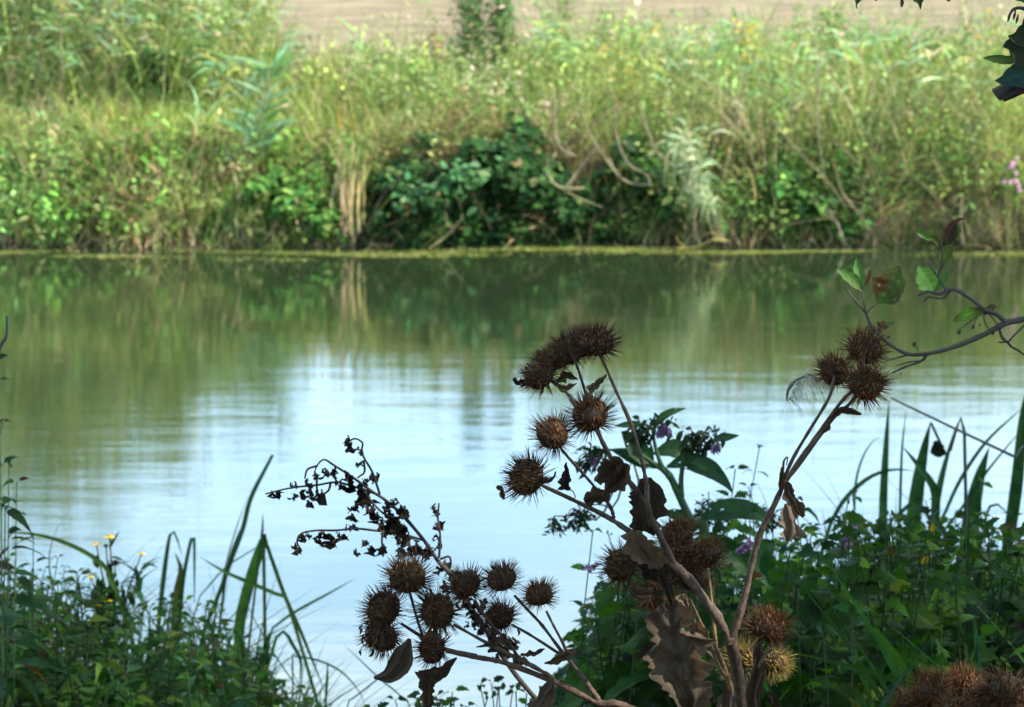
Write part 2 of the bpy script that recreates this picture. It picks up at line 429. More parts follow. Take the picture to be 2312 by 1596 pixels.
# ------------------------------------------------------------------ far bank: ground cover
def far_bank():
    # --- grasses
    g = Geo()
    mixg = [(3, YG), (3, GR), (2, OL), (1.2, ST), (.5, BR)]
    far_grass(g, 13000, -700, 3000, 20.5, 23.2, (.12, .40), (.006, .012), mixg)
    far_grass(g, 5200, 200, 860, 20.5, 22.3, (.10, .28), (.006, .012), [(8, (.36, .43, .09)), (1, ST), (1, GR)], droop=(.2, .8))
    far_grass(g, 1600, -700, 330, 20.2, 21.6, (.25, .5), (.006, .012), [(3, ST), (2, OL), (1, BR), (2, YG)], droop=(.3, .9))
    far_grass(g, 3500, 2000, 3000, 20.2, 22.6, (.25, .55), (.006, .014), [(6, (.34, .41, .09)), (2, ST), (2, YG)], droop=(.3, .8))
    far_grass(g, 1500, 1950, 2240, 20.05, 20.4, (.2, .5), (.005, .01), [(5, ST), (2, (.42, .30, .2)), (1, OL)], droop=(.2, .8))
    far_grass(g, 2000, -700, 800, 20.02, 20.3, (.12, .36), (.006, .011), [(3, ST), (2, BR), (2, YG), (2, GR)], droop=(.1, .7))
    far_grass(g, 1500, 1300, 2500, 20.02, 20.3, (.12, .35), (.005, .010), [(3, ST), (2, BR), (2, OL), (1, GR)], droop=(.1, .7))
    far_grass(g, 2500, 850, 2000, 20.5, 21.6, (.25, .5), (.005, .010), [(3, OL), (2, ST), (2, BR), (2, YG)], droop=(.3, .9))
    far_grass(g, 3500, -900, 3200, 22.6, 24.6, (.2, .5), (.006, .012), [(3, YG), (2, ST), (2, OL), (1, GR)])
    far_grass(g, 900, -1500, 3800, 24.6, 27, (.08, .2), (.006, .012), [(3, YG), (2, ST), (2, OL)])
    brn = [(3, ST), (2, (.33, .24, .13)), (2, BR), (1, OL), (1, YG)]
    far_grass(g, 1500, 1250, 2300, 20.1, 21.6, (.3, .75), (.004, .010), brn, droop=(.1, .7), lean=.3)
    far_grass(g, 1500, -700, 850, 20.05, 21.0, (.15, .5), (.004, .010), brn, droop=(.1, .9), lean=.35)
    far_grass(g, 1300, 820, 1450, 20.45, 21.2, (.2, .5), (.004, .009), brn, droop=(.4, 1.2), lean=.4)
    far_grass(g, 1800, 300, 2900, 22.3, 23.6, (.3, .8), (.004, .009), [(3, ST), (2, OL), (2, YG), (1, (.36, .26, .2))], droop=(.1, .6), lean=.2)
    far_grass(g, 2200, -900, 3100, 19.98, 20.15, (.06, .26), (.004, .010), [(3, GR), (3, ST), (2, OL), (2, BR), (1, YG)], droop=(.4, 1.4), lean=.6)
    fine = [(4, (.25, .33, .085)), (3, YG), (2, (.30, .35, .12)), (1.5, ST), (1, GR)]
    far_grass(g, 4200, 1200, 2900, 20.3, 23.4, (.40, 1.0), (.005, .012), fine, droop=(.1, .9), lean=.28)
    far_grass(g, 2600, -900, 620, 22.0, 23.6, (.5, 1.25), (.006, .013), fine, droop=(.1, .8), lean=.22)
    far_grass(g, 2200, -700, 850, 20.05, 20.9, (.2, .55), (.005, .011), fine, droop=(.2, 1.0), lean=.3)
    far_grass(g, 1600, 600, 1400, 21.2, 23.0, (.3, .65), (.005, .011), fine, droop=(.1, .9), lean=.28)
    # broad reed blades lying through the rest
    bb = [(2, (.26, .38, .2)), (1, (.4, .48, .3)), (2, (.18, .32, .12)), (1, ST), (1, YG)]
    far_grass(g, 420, -700, 900, 20.1, 23.2, (.25, .55), (.012, .022), bb, droop=(.3, 1.1), lean=.5)
    far_grass(g, 650, 1200, 2900, 20.1, 22.8, (.25, .6), (.012, .022), bb, droop=(.3, 1.1), lean=.5)
    far_grass(g, 260, 800, 1700, 20.7, 22.5, (.25, .5), (.010, .018), bb, droop=(.3, 1.1), lean=.5)
    tag(obj('bank_grass', g, M_FAR), 'yellow green and straw coloured grass covering the far bank', 'grass', kind='stuff')
    # --- leafy herbs
    g = Geo()
    far_herb(g, 850, 12, -700, 860, 20.05, 20.75, (.10, .46), (.03, .08), [(2, (.13, .26, .05)), (1, BR), (2, GR), (1.2, OL), (2, MG), (1.2, (.2, .32, .07)), (.5, ST)])
    far_herb(g, 500, 12, -500, 180, 20.05, 20.6, (.15, .40), (.035, .06), [(4, (.18, .36, .10)), (2, GR)])
    far_herb(g, 330, 14, -900, 560, 22.3, 23.6, (.5, 1.35), (.03, .07), [(3, GR), (2, MG), (2, (.2, .3, .12)), (1.3, OL), (.8, ST)])
    far_herb(g, 1000, 12, -700, 900, 22.1, 23.2, (.3, .70), (.03, .06), [(3, GR), (3, YG), (2, (.2, .3, .12)), (1.3, ST), (.5, (.45, .32, .28))])
    far_herb(g, 1200, 12, 850, 1500, 20.9, 22.9, (.25, .68), (.03, .06), [(3, YG), (2, GR), (2, (.22, .33, .12)), (1, ST), (.4, (.45, .32, .28))])
    far_herb(g, 950, 12, 1200, 2700, 21.4, 23.2, (.35, .85), (.03, .06), [(3, GR), (3, (.18, .32, .09)), (2, YG), (.8, ST), (.3, (.42, .28, .25)), (.25, OR)])
    far_herb(g, 900, 12, 1400, 2200, 20.05, 20.5, (.15, .5), (.03, .055), [(3, GR), (2, MG), (2, DG), (1, YG)])
    far_herb(g, 420, 12, 1500, 2250, 20.4, 21.4, (.35, .75), (.03, .055), [(3, OL), (2, GR), (2, (.2, .3, .12)), (1, BR)])
    far_herb(g, 400, 12, 2200, 3000, 20.05, 21.4, (.15, .4), (.03, .05), [(3, (.28, .4, .08)), (2, GR)])
    far_herb(g, 500, 10, 850, 1400, 20.4, 20.9, (.25, .45), (.03, .05), [(3, OL), (2, BR), (2, GR), (1, ST)])
    far_herb(g, 620, 12, 830, 1420, 20.0, 20.35, (.08, .38), (.03, .07), [(4, DG), (2, (.03, .09, .02)), (1, BR), (.6, MG)], spread=.06)  # leaves coloured dark to stand in for shade under the big bramble
    far_herb(g, 420, 16, -1100, 150, 22.4, 23.6, (1.2, 1.9), (.04, .08), [(3, GR), (2, OL), (2, (.2, .3, .1)), (1, ST)])
    far_herb(g, 150, 16, 100, 330, 22.4, 23.6, (1.0, 1.5), (.04, .08), [(3, GR), (2, OL), (2, (.2, .3, .1)), (1, ST)])
    far_herb(g, 90, 16, 300, 520, 22.4, 23.6, (.8, 1.15), (.04, .08), [(3, GR), (2, OL), (2, (.2, .3, .1)), (1, ST)])
    tag(obj('bank_undergrowth', g, M_FAR), 'tangled leafy weeds covering the sunlit far bank', 'undergrowth', kind='stuff')
    # --- dry stalks
    g = Geo()
    def stalks(n, x0, x1, Y0, Y1, h, lean, pl):
        x, Y = region(n, x0, x1, Y0, Y1)
        base = np.stack([x, Y, gz(x, Y)], -1)
        for i in range(n):
            H = random.uniform(*h); a = random.gauss(0, lean)
            b = random.gauss(0, .25)
            t = np.linspace(0, 1, 5)[:, None]
            c = base[i] + np.array([a, random.gauss(-.1, .15), 1]) * H * t + np.array([b, 0, -.1]) * H * t ** 2
            tube(g, c, [random.uniform(.003, .006), .0015], np.array(pal(pl, 1)[0]), sides=4, k=2)
    dry = [(3, ST), (2, (.38, .28, .18)), (1, BR)]
    stalks(90, 1500, 2250, 20.15, 20.9, (.5, 1.0), .28, dry)
    stalks(60, -500, 900, 20.05, 20.6, (.2, .6), .25, dry)
    stalks(60, 1250, 2300, 19.97, 20.1, (.1, .35), .2, dry)
    stalks(60, -500, 2600, 22, 23.2, (.5, .9), .12, dry + [(2, GR)])
    stalks(40, 850, 1350, 20.05, 20.4, (.15, .5), .4, [(2, BR), (1, ST)])
    tag(obj('dry_stalks', g, M_FAR), 'thin straw coloured stalks tangled through the far bank', 'stalks', kind='stuff')
    # --- reeds standing thick on the bank (uncountable)
    gs, gl = Geo(), Geo()
    def reeds(n, x0, x1, Y0, Y1, h, pl, nl=8):
        x, Y = region(n, x0, x1, Y0, Y1)
        for i in range(n):
            reed_into(gl, gl, (x[i], Y[i], gz(x[i], Y[i])), (random.gauss(0, .1), random.gauss(-.04, .08), 1), random.uniform(*h), pl, nl)
    rp = [(4, RB), (2, (.16, .30, .10)), (1.5, YG), (1, PB), (.5, ST)]
    reeds(230, -1000, 330, 21.9, 23.5, (1.0, 1.7), rp)
    reeds(60, 100, 420, 22.3, 23.3, (.9, 1.3), rp)
    reeds(45, 380, 640, 22.4, 23.3, (.6, .95), rp)
    reeds(70, 1150, 1700, 21.9, 23, (.45, .75), rp)
    reeds(110, 1650, 2700, 21.7, 23.2, (.4, .72), rp)
    reeds(22, 1500, 2200, 20.6, 21.4, (.6, .9), rp)
    tag(obj('reed_bed', gl, M_FAR), 'dense green reeds standing along the top of the far bank', 'reeds', kind='stuff')

far_bank()

# duckweed along the far waterline
def duckweed():
    n = 13000
    xd = RNG.uniform(-900, 3200, n)
    x = xw(xd, 20)
    c = 19.66 + .12 * np.sin(x * .9) + .06 * np.sin(x * 2.3 + 1) + wig(x) * .5
    wd = .10 + .09 * np.sin(x * .7 + 2) ** 2
    y = c + RNG.normal(0, 1, n) * wd * .85
    gap = np.array([mnoise.noise(Vector((a * .8, b * 4, 0))) for a, b in zip(x, y)]) > .0
    x, y = x[gap], y[gap]; n = len(x)
    r = RNG.uniform(.006, .017, n)
    a = np.linspace(0, 2 * np.pi, 6, endpoint=False)
    v = np.zeros((n, 6, 3))
    v[:, :, 0] = x[:, None] + r[:, None] * np.cos(a); v[:, :, 1] = y[:, None] + r[:, None] * np.sin(a)
    v[:, :, 2] = .003 + RNG.uniform(0, .004, n)[:, None]
    g = Geo(); g.add(v, np.arange(n * 6).reshape(n, 6), np.repeat(pal([(4, (.19, .22, .05)), (2, (.14, .17, .05)), (.3, ST)], n), 6, 0))
    tag(obj('duckweed', g, M_FAR), 'thin yellow green film of duckweed along the far waterline', 'duckweed', kind='stuff')
duckweed()

# ------------------------------------------------------------------ far bank: plants one can point to
def bramble(x0, x1, Y, zt, n, pl, label, cols=None, ls=(.05, .095), depth=.5):
    xa, xb = xw(x0, Y), xw(x1, Y); xc = (xa + xb) / 2
    root = thing('bramble_bush', label, 'bush', (xc, Y, float(gz(xc, Y))), 'brambles on the far bank')
    gs, gl = Geo(), Geo()
    for i in range(int(14 + n / 140)):
        bx = random.uniform(xa, xb); by = Y + random.uniform(.0, .35)
        b = np.array([bx, by, float(gz(bx, by))]); w = random.uniform(-.3, .3)
        h = random.uniform(.5, 1) * (zt - b[2])
        tube(gs, [b, b + [w * .3, -.1, h * .7], b + [w * .8, -.28, h], b + [w * 1.3, -.42, h * .55]], [.005, .002], (.12, .07, .04), 4, 3)
    p = np.stack([RNG.uniform(xa, xb, n), np.zeros(n), RNG.uniform(0, 1, n) ** .75], -1)
    u = (p[:, 0] - xc) / (xb - xa) * 2
    top = zt * np.sqrt(np.clip(1 - .75 * np.abs(u) ** 2.4, .05, 1)) * (1 + .14 * np.sin(p[:, 0] * 7.3 + 1) + .10 * np.sin(p[:, 0] * 17) + .05 * np.sin(p[:, 0] * 41))
    z0 = .06
    p[:, 2] = z0 + (top - z0) * p[:, 2]
    bulge = np.sin(np.clip(p[:, 2] / zt, 0, 1) * np.pi * .62 + .5)
    p[:, 1] = Y - depth * .55 * bulge + np.abs(RNG.normal(0, .2, n)) + .16 * np.sin(p[:, 0] * 7 + p[:, 2] * 9) + .08 * np.sin(p[:, 0] * 19 - p[:, 2] * 13)
    # three leaflets to a leaf
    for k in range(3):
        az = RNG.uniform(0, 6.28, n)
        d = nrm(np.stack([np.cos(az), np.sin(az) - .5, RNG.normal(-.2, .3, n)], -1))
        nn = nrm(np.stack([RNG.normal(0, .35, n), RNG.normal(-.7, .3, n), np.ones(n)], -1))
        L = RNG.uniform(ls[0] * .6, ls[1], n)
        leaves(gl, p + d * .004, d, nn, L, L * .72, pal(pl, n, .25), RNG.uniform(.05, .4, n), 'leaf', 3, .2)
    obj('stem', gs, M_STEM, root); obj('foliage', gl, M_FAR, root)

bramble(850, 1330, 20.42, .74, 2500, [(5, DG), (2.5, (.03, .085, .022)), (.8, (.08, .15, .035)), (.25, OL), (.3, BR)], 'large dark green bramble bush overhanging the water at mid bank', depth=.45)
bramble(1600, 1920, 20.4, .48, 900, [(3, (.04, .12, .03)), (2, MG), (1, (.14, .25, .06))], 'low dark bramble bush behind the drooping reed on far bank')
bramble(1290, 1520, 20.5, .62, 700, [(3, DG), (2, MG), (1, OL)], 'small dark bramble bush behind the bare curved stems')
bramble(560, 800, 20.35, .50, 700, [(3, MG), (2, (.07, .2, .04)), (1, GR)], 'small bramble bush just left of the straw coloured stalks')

# sunlit spray of bramble leaves standing out of the dark bush
root = thing('bramble_shoot', 'sunlit pale bramble shoot standing out from the big dark bush', 'bush', P(1090, 470, 19.95))
gs, gl = Geo(), Geo()
tube(gs, [P(1110, 520, 20.0), P(1080, 460, 19.85), P(1040, 400, 19.75)], [.005, .002], (.12, .10, .05), 5)
pp = np.array([P(random.gauss(1045, 34), random.gauss(395, 22), 19.75 + random.uniform(-.05, .1)) for _ in range(60)] +
              [P(random.gauss(940, 45), random.gauss(440, 18), 19.8) for _ in range(40)])
n = len(pp)
leaves(gl, pp, nrm(np.stack([RNG.normal(size=n), RNG.normal(size=n) - .8, RNG.normal(-.1, .3, n)], -1)),
       nrm(np.stack([RNG.normal(0, .4, n), RNG.normal(-.6, .3, n), np.ones(n)], -1)), RNG.uniform(.05, .10, n), RNG.uniform(.035, .06, n),
       pal([(3, (.07, .17, .06)), (1, (.14, .25, .10))], n), .2, 'leaf', 4, .2)
obj('stem', gs, M_STEM, root); obj('foliage', gl, M_FAR, root)

def reed_plant(label, basepx, toppx, Y, pl, nleaf=16, n=3, ll=(.2, .4), lw=.018, droopy=.8, bias=None, group='reeds standing out on the far bank'):
    b, t = P(*basepx, Y), P(*toppx, Y)
    b[2] = max(b[2], .02)
    root = thing('reed_plant', label, 'reed', b, group)
    gs, gl = Geo(), Geo()
    for i in range(n):
        o = np.array([random.uniform(-.04, .04), random.uniform(-.05, .05), 0])
        d = (t - b) + np.array([random.gauss(0, .04), 0, 0])
        reed_into(gs, gl, b + o, d, np.linalg.norm(d) * random.uniform(.85, 1.05), pl, nleaf, lw, ll, droopy, bias)
    obj('stem', gs, M_FAR, root); obj('foliage', gl, M_FAR, root)

blue = [(3, (.11, .22, .12)), (1, (.2, .31, .16)), (1, GR)]
pale = [(3, (.27, .36, .20)), (2, (.18, .28, .13)), (1, (.34, .37, .20))]
reed_plant('tall blue green reed clump left of the straw coloured stalks', (560, 450), (592, 110), 20.25, blue, 14, 5, (.2, .38), .022, .15)
reed_plant('pale reed drooping over a bank of brown stems', (1570, 540), (1560, 230), 20.0, pale, 16, 4, (.14, .28), .02, 1.1)
reed_plant('pale silvery reed bending down to the water', (1620, 540), (1540, 290), 19.85, pale, 24, 6, (.14, .26), .018, 1.3)
reed_plant('upright green reed on the skyline above the grass shelf', (470, 330), (480, 120), 21.6, blue + [(2, YG)], 12, 3)
reed_plant('slim pale reed leaning among tall dry stalks at right', (1930, 420), (1880, 170), 20.9, pale, 12, 3)
reed_plant('tall reed with broad leaves above the small shrubs', (1250, 200), (1230, 60), 21.9, [(2, YG), (2, RB)], 12, 4)
reed_plant('thin green reed rising by the brown field', (820, 330), (815, 60), 21.6, [(2, (.2, .36, .12)), (1, YG)], 10, 3, (.15, .3), .012, .4)
reed_plant('yellow green reed tuft near the right edge of far bank', (2090, 300), (2100, 110), 21.3, [(3, YG), (1, ST)], 12, 4, droopy=.4)

# straw coloured clump of upright dead stalks
root = thing('dead_stalk_clump', 'upright clump of straw coloured dead stalks in mid bank', 'stalks', P(790, 520, 20.05))
gs = Geo()
for i in range(25):
    x = random.gauss(788, 13); Y = 20.0 + random.uniform(-.06, .12)
    tp = P(x + random.gauss(0, 14), random.uniform(305, 400), Y + .1); bt = P(x + random.gauss(0, 6), random.uniform(500, 552), Y)
    tube(gs, [bt, (bt + tp) / 2 + [random.gauss(0, .012), 0, 0], tp], [random.uniform(.004, .009), .003], np.array(random.choice([ST, (.6, .5, .25), (.42, .36, .15), (.36, .26, .17)])), 5, 3)
n = 26
bs = np.array([P(random.gauss(785, 22), random.uniform(300, 420), 20.0) for _ in range(n)])
obj('stem', gs, M_FAR, root)
g = Geo(); leaves(g, bs, nrm(np.stack([RNG.normal(0, .3, n), RNG.normal(-.2, .2, n), np.ones(n)], -1)), (0, -1, 0), RNG.uniform(.2, .45, n), .012, pal([(2, YG), (2, GR), (1, ST), (.5, OR)], n), .3, 'blade', 5, .2)
obj('foliage', g, M_FAR, root)

# bare curved stems (each one thing)
curv = [
 ('long bare stem curving down beside the dark bramble bush', [(1253, 200), (1254, 290), (1268, 335), (1300, 352)], .008),
 ('thick pale bare stem hooked near the water, leftmost of the curved stems', [(1241, 342), (1236, 380), (1247, 410), (1272, 424), (1320, 424)], .010),
 ('long pale bent stem sweeping from tall grass to lower right', [(1308, 230), (1325, 290), (1355, 340), (1390, 388), (1420, 412), (1470, 418)], .010),
 ('straight bare stick propped against the hooked stem', [(1342, 335), (1310, 380), (1273, 428)], .010),
 ('short bare stem running along the bank above the water', [(1270, 428), (1310, 448), (1360, 468)], .006),
 ('slender curved stem hanging behind the pale reed', [(1385, 240), (1396, 320), (1420, 370), (1460, 395), (1470, 420)], .007),
 ('leaning brown stem with a fork in the dry tangle', [(1440, 210), (1455, 270), (1478, 330), (1505, 370)], .006),
 ('long dry arching stem above the low bramble at right', [(1575, 190), (1640, 215), (1672, 262), (1700, 320)], .007),
 ('long pale stem slanting down through the dry tangle at right', [(1745, 270), (1775, 310), (1830, 370), (1870, 410), (1910, 470)], .007),
 ('pale stem sweeping down to the water at right', [(1880, 360), (1900, 430), (1930, 470), (1965, 520)], .007),
 ('tall thin upright stem rising through the reeds at right', [(1855, 60), (1850, 180), (1848, 300), (1862, 400)], .005),
 ('stout snapped brown stem leaning into the water', [(1873, 478), (1893, 510), (1905, 549)], .013),
 ('broken brown stick lying under the low bramble', [(1835, 455), (1858, 470), (1890, 482)], .008),
 ('folded yellow stem lying on the duckweed', [(1530, 560), (1570, 558), (1610, 541), (1645, 545)], .009),
 ('dead upright stem with white sheath near the right shore', [(2175, 552), (2168, 500), (2172, 440)], .010),
 ('pale root like stem reaching into the water from the dark bush', [(970, 560), (1010, 530), (1045, 490)], .008),
]
for lab, pts, r in curv:
    Y = 19.9 if pts[-1][1] > 300 or pts[0][1] > 400 else 20.9
    if 'duckweed' in lab: Y = 19.75
    w = [P(a, b, Y + .03 * math.sin(i * 2)) for i, (a, b) in enumerate(pts)]
    for q in w: q[2] = max(q[2], .004)
    g = Geo(); col = np.array(random.choice([(.42, .34, .24), (.36, .30, .20), (.46, .38, .22)]))
    if 'yellow' in lab: col = np.array((.5, .42, .13))
    tube(g, w, [r * .45, r * .75, r * .6], col * .8, 6, 5, .12)
    for _ in range(random.randint(0, 2)):
        i = random.randint(0, len(w) - 2); q = w[i] + (w[i + 1] - w[i]) * random.random()
        tube(g, [q, q + [random.uniform(-.08, .08), -.02, random.uniform(-.02, .09)], q + [random.uniform(-.16, .16), 0, random.uniform(.0, .16)]], [r * .35, .0015], col * .7, 4, 4)
    tag(obj('bent_stalk', g, M_FAR), lab, 'stem', 'bare bent stems on the far bank')

def willow(label, x0, x1, Y, zt, n, seed):
    xa, xb = xw(x0, Y), xw(x1, Y); xc = (xa + xb) / 2; g0 = float(gz(xc, Y))
    root = thing('willow_bush', label, 'bush', (xc, Y, g0), 'willow bushes rising out of the top of the photo')
    gs, gl = Geo(), Geo(); tips = []
    for i in range(34):
        b = np.array([xc + random.uniform(-.15, .15), Y + random.uniform(-.1, .1), g0])
        e = np.array([random.uniform(xa, xb), Y + random.uniform(-.35, .35), g0 + (zt - g0) * random.uniform(.45, 1)])
        m1 = (b + e) / 2 + [(e[0] - b[0]) * .2, 0, -.05]
        tube(gs, [b, m1, e], [.012, .003], (.16, .13, .07), 5, 4); c = catmull([b, m1, e], 8); tips += list(c[5:])
    tips = np.array(tips); k = RNG.integers(0, len(tips), n); p = tips[k] + RNG.normal(0, .10, (n, 3))
    L = RNG.uniform(.05, .11, n)
    leaves(gl, p, nrm(np.stack([RNG.normal(0, .6, n), RNG.normal(-.2, .6, n), RNG.normal(.1, .7, n)], -1)), nrm(np.stack([RNG.normal(0, .5, n), RNG.normal(-.5, .5, n), np.ones(n)], -1)), L, L * .22, pal([(3, OL), (2, (.2, .24, .07)), (1, GR), (1, YG)], n), .2, 'lance', 3, .2)
    obj('stem', gs, M_FAR, root); obj('foliage', gl, M_FAR, root)
willow('olive willow bush behind the reeds at the far left', -620, -40, 23.9, 3.3, 20000, 1)
willow('olive willow bush behind the reeds at the top left corner', -220, 230, 23.8, 3.1, 20000, 2)
willow('smaller olive willow bush behind the reeds, right of the corner one', 130, 400, 23.8, 2.5, 8000, 3)
willow('sparse low willow bush behind the reeds beside the field', 360, 620, 23.8, 1.9, 2600, 4)

# weedy shrubs on the skyline in front of the field
def sky_shrub(label, px, topy, Y, wpx, n, pl):
    b = P(px, 260, Y); b[2] = float(gz(b[0], Y)); t = P(px, topy, Y)
    root = thing('tall_weed', label, 'weed', b, 'tall weeds against the field')
    gs, gl = Geo(), Geo(); H = t[2] - b[2]; w = wpx / F * Y
    for i in range(5):
        a = random.uniform(-.5, .5)
        tube(gs, [b, b + [a * w * .4, 0, H * .5], b + [a * w, 0, H * random.uniform(.8, 1)]], [.005, .002], (.16, .13, .07), 5, 3)
    z = RNG.uniform(.35, 1, n)
    p = np.stack([b[0] + RNG.normal(0, .33, n) * w * (1.2 - .7 * z), Y + RNG.normal(0, .08, n), b[2] + H * z], -1)
    leaves(gl, p, nrm(np.stack([RNG.normal(size=n), RNG.normal(size=n), RNG.normal(.3, .5, n)], -1)),
           nrm(np.stack([RNG.normal(0, .5, n), RNG.normal(-.5, .5, n), np.ones(n)], -1)), RNG.uniform(.025, .06, n), RNG.uniform(.012, .03, n), pal(pl, n), .2, 'leaf', 3, .2)
    obj('stem', gs, M_FAR, root); obj('foliage', gl, M_FAR, root)
sg = [(3, (.07, .16, .05)), (1, GR), (.5, BR)]
sky_shrub('bushy dark weed against the field, left of the pair', 1066, -60, 22.6, 80, 1500, sg)
sky_shrub('bushy dark weed against the field, right of the pair', 1135, -20, 22.6, 62, 1000, sg)
sky_shrub('broad olive weed in front of the field right of the pair', 1265, -30, 22.8, 110, 500, [(2, OL), (2, GR), (1, BR)])
sky_shrub('narrow olive weed on the skyline by the snapped twig', 1365, 20, 22.8, 60, 260, [(2, OL), (2, GR)])
sky_shrub('dark green bush in the reeds at upper left', 360, 110, 22.0, 190, 1500, [(4, (.035, .09, .03)), (2, MG), (.6, BR)])
sky_shrub('rusty brown weed head below the field', 985, 60, 22.3, 50, 200, [(2, BR), (1, (.3, .2, .14)), (1, OL)])
sky_shrub('yellow leaved sapling at upper right', 1690, 45, 22.2, 90, 220, [(3, (.5, .42, .06)), (1, OR), (1, GR)])
sky_shrub('leafy green weed clump on the skyline at upper right', 1870, 10, 22.6, 170, 700, [(3, GR), (2, (.14, .28, .08)), (1, YG)])

# pink flowered balsam at the right edge and small ones elsewhere
def balsam(label, px, py, Y, wpx, hpx, nf, fs=.028, foliage=True):
    b = P(px, py + hpx, Y); b[2] = float(gz(b[0], Y))
    root = thing('flowering_plant', label, 'flower', b, 'pink flowers on the far bank')
    gs, gl = Geo(), Geo(); n = 220
    for i in range(6):
        t = P(px + random.uniform(-.5, .5) * wpx, py + random.uniform(-.5, .3) * hpx, Y)
        tube(gs, [b, (b + t) / 2 + [0, -.02, 0], t], [.005, .002], (.2, .2, .08), 5, 3)
    pp = np.array([P(px + random.gauss(0, .36) * wpx, py + random.gauss(.2, .4) * hpx, Y + random.uniform(0, .2)) for _ in range(n)])
    leaves(gl, pp, rdir(n), nrm(np.stack([RNG.normal(0, .4, n), RNG.normal(-.5, .3, n), np.ones(n)], -1)), RNG.uniform(.03, .07, n), RNG.uniform(.015, .03, n), pal([(3, GR), (2, MG)], n), .2, 'leaf', 3, .2)
    obj('stem', gs, M_FAR, root); obj('foliage', gl, M_FAR, root)
    for i in range(nf):
        g = Geo(); c = P(px + random.uniform(-.45, .45) * wpx, py + random.uniform(-.45, .45) * hpx, Y - .1)
        m = 7; leaves(g, np.tile(c, (m, 1)), nrm(rdir(m) + [0, -.5, .2]), rdir(m), fs * random.uniform(.6, 1), fs * .8, pal([(1, (.75, .42, .62))], m, .1), .2, 'round', 3, .3)
        obj('flower', g, M_PETAL, root)
balsam('leafy plant with pink flowers at the right edge of far bank', 2278, 395, 19.85, 60, 90, 10, .027)
balsam('small pink flower heads in the tall weeds at upper right', 2110, 95, 22.0, 150, 40, 6, .018)
balsam('pair of faded pink flower heads below the field', 965, 195, 21.6, 30, 40, 3, .016)

# white snail shell like blossom
g = Geo(); c = P(1995, 180, 20.9); leaves(g, np.tile(c, (9, 1)), nrm(rdir(9) + [0, -.6, .3]), rdir(9), .022, .02, (.8, .8, .76), .2, 'round', 3, .3)
tag(obj('white_flower', g, M_PETAL), 'single small white flower among the reeds at right', 'flower')

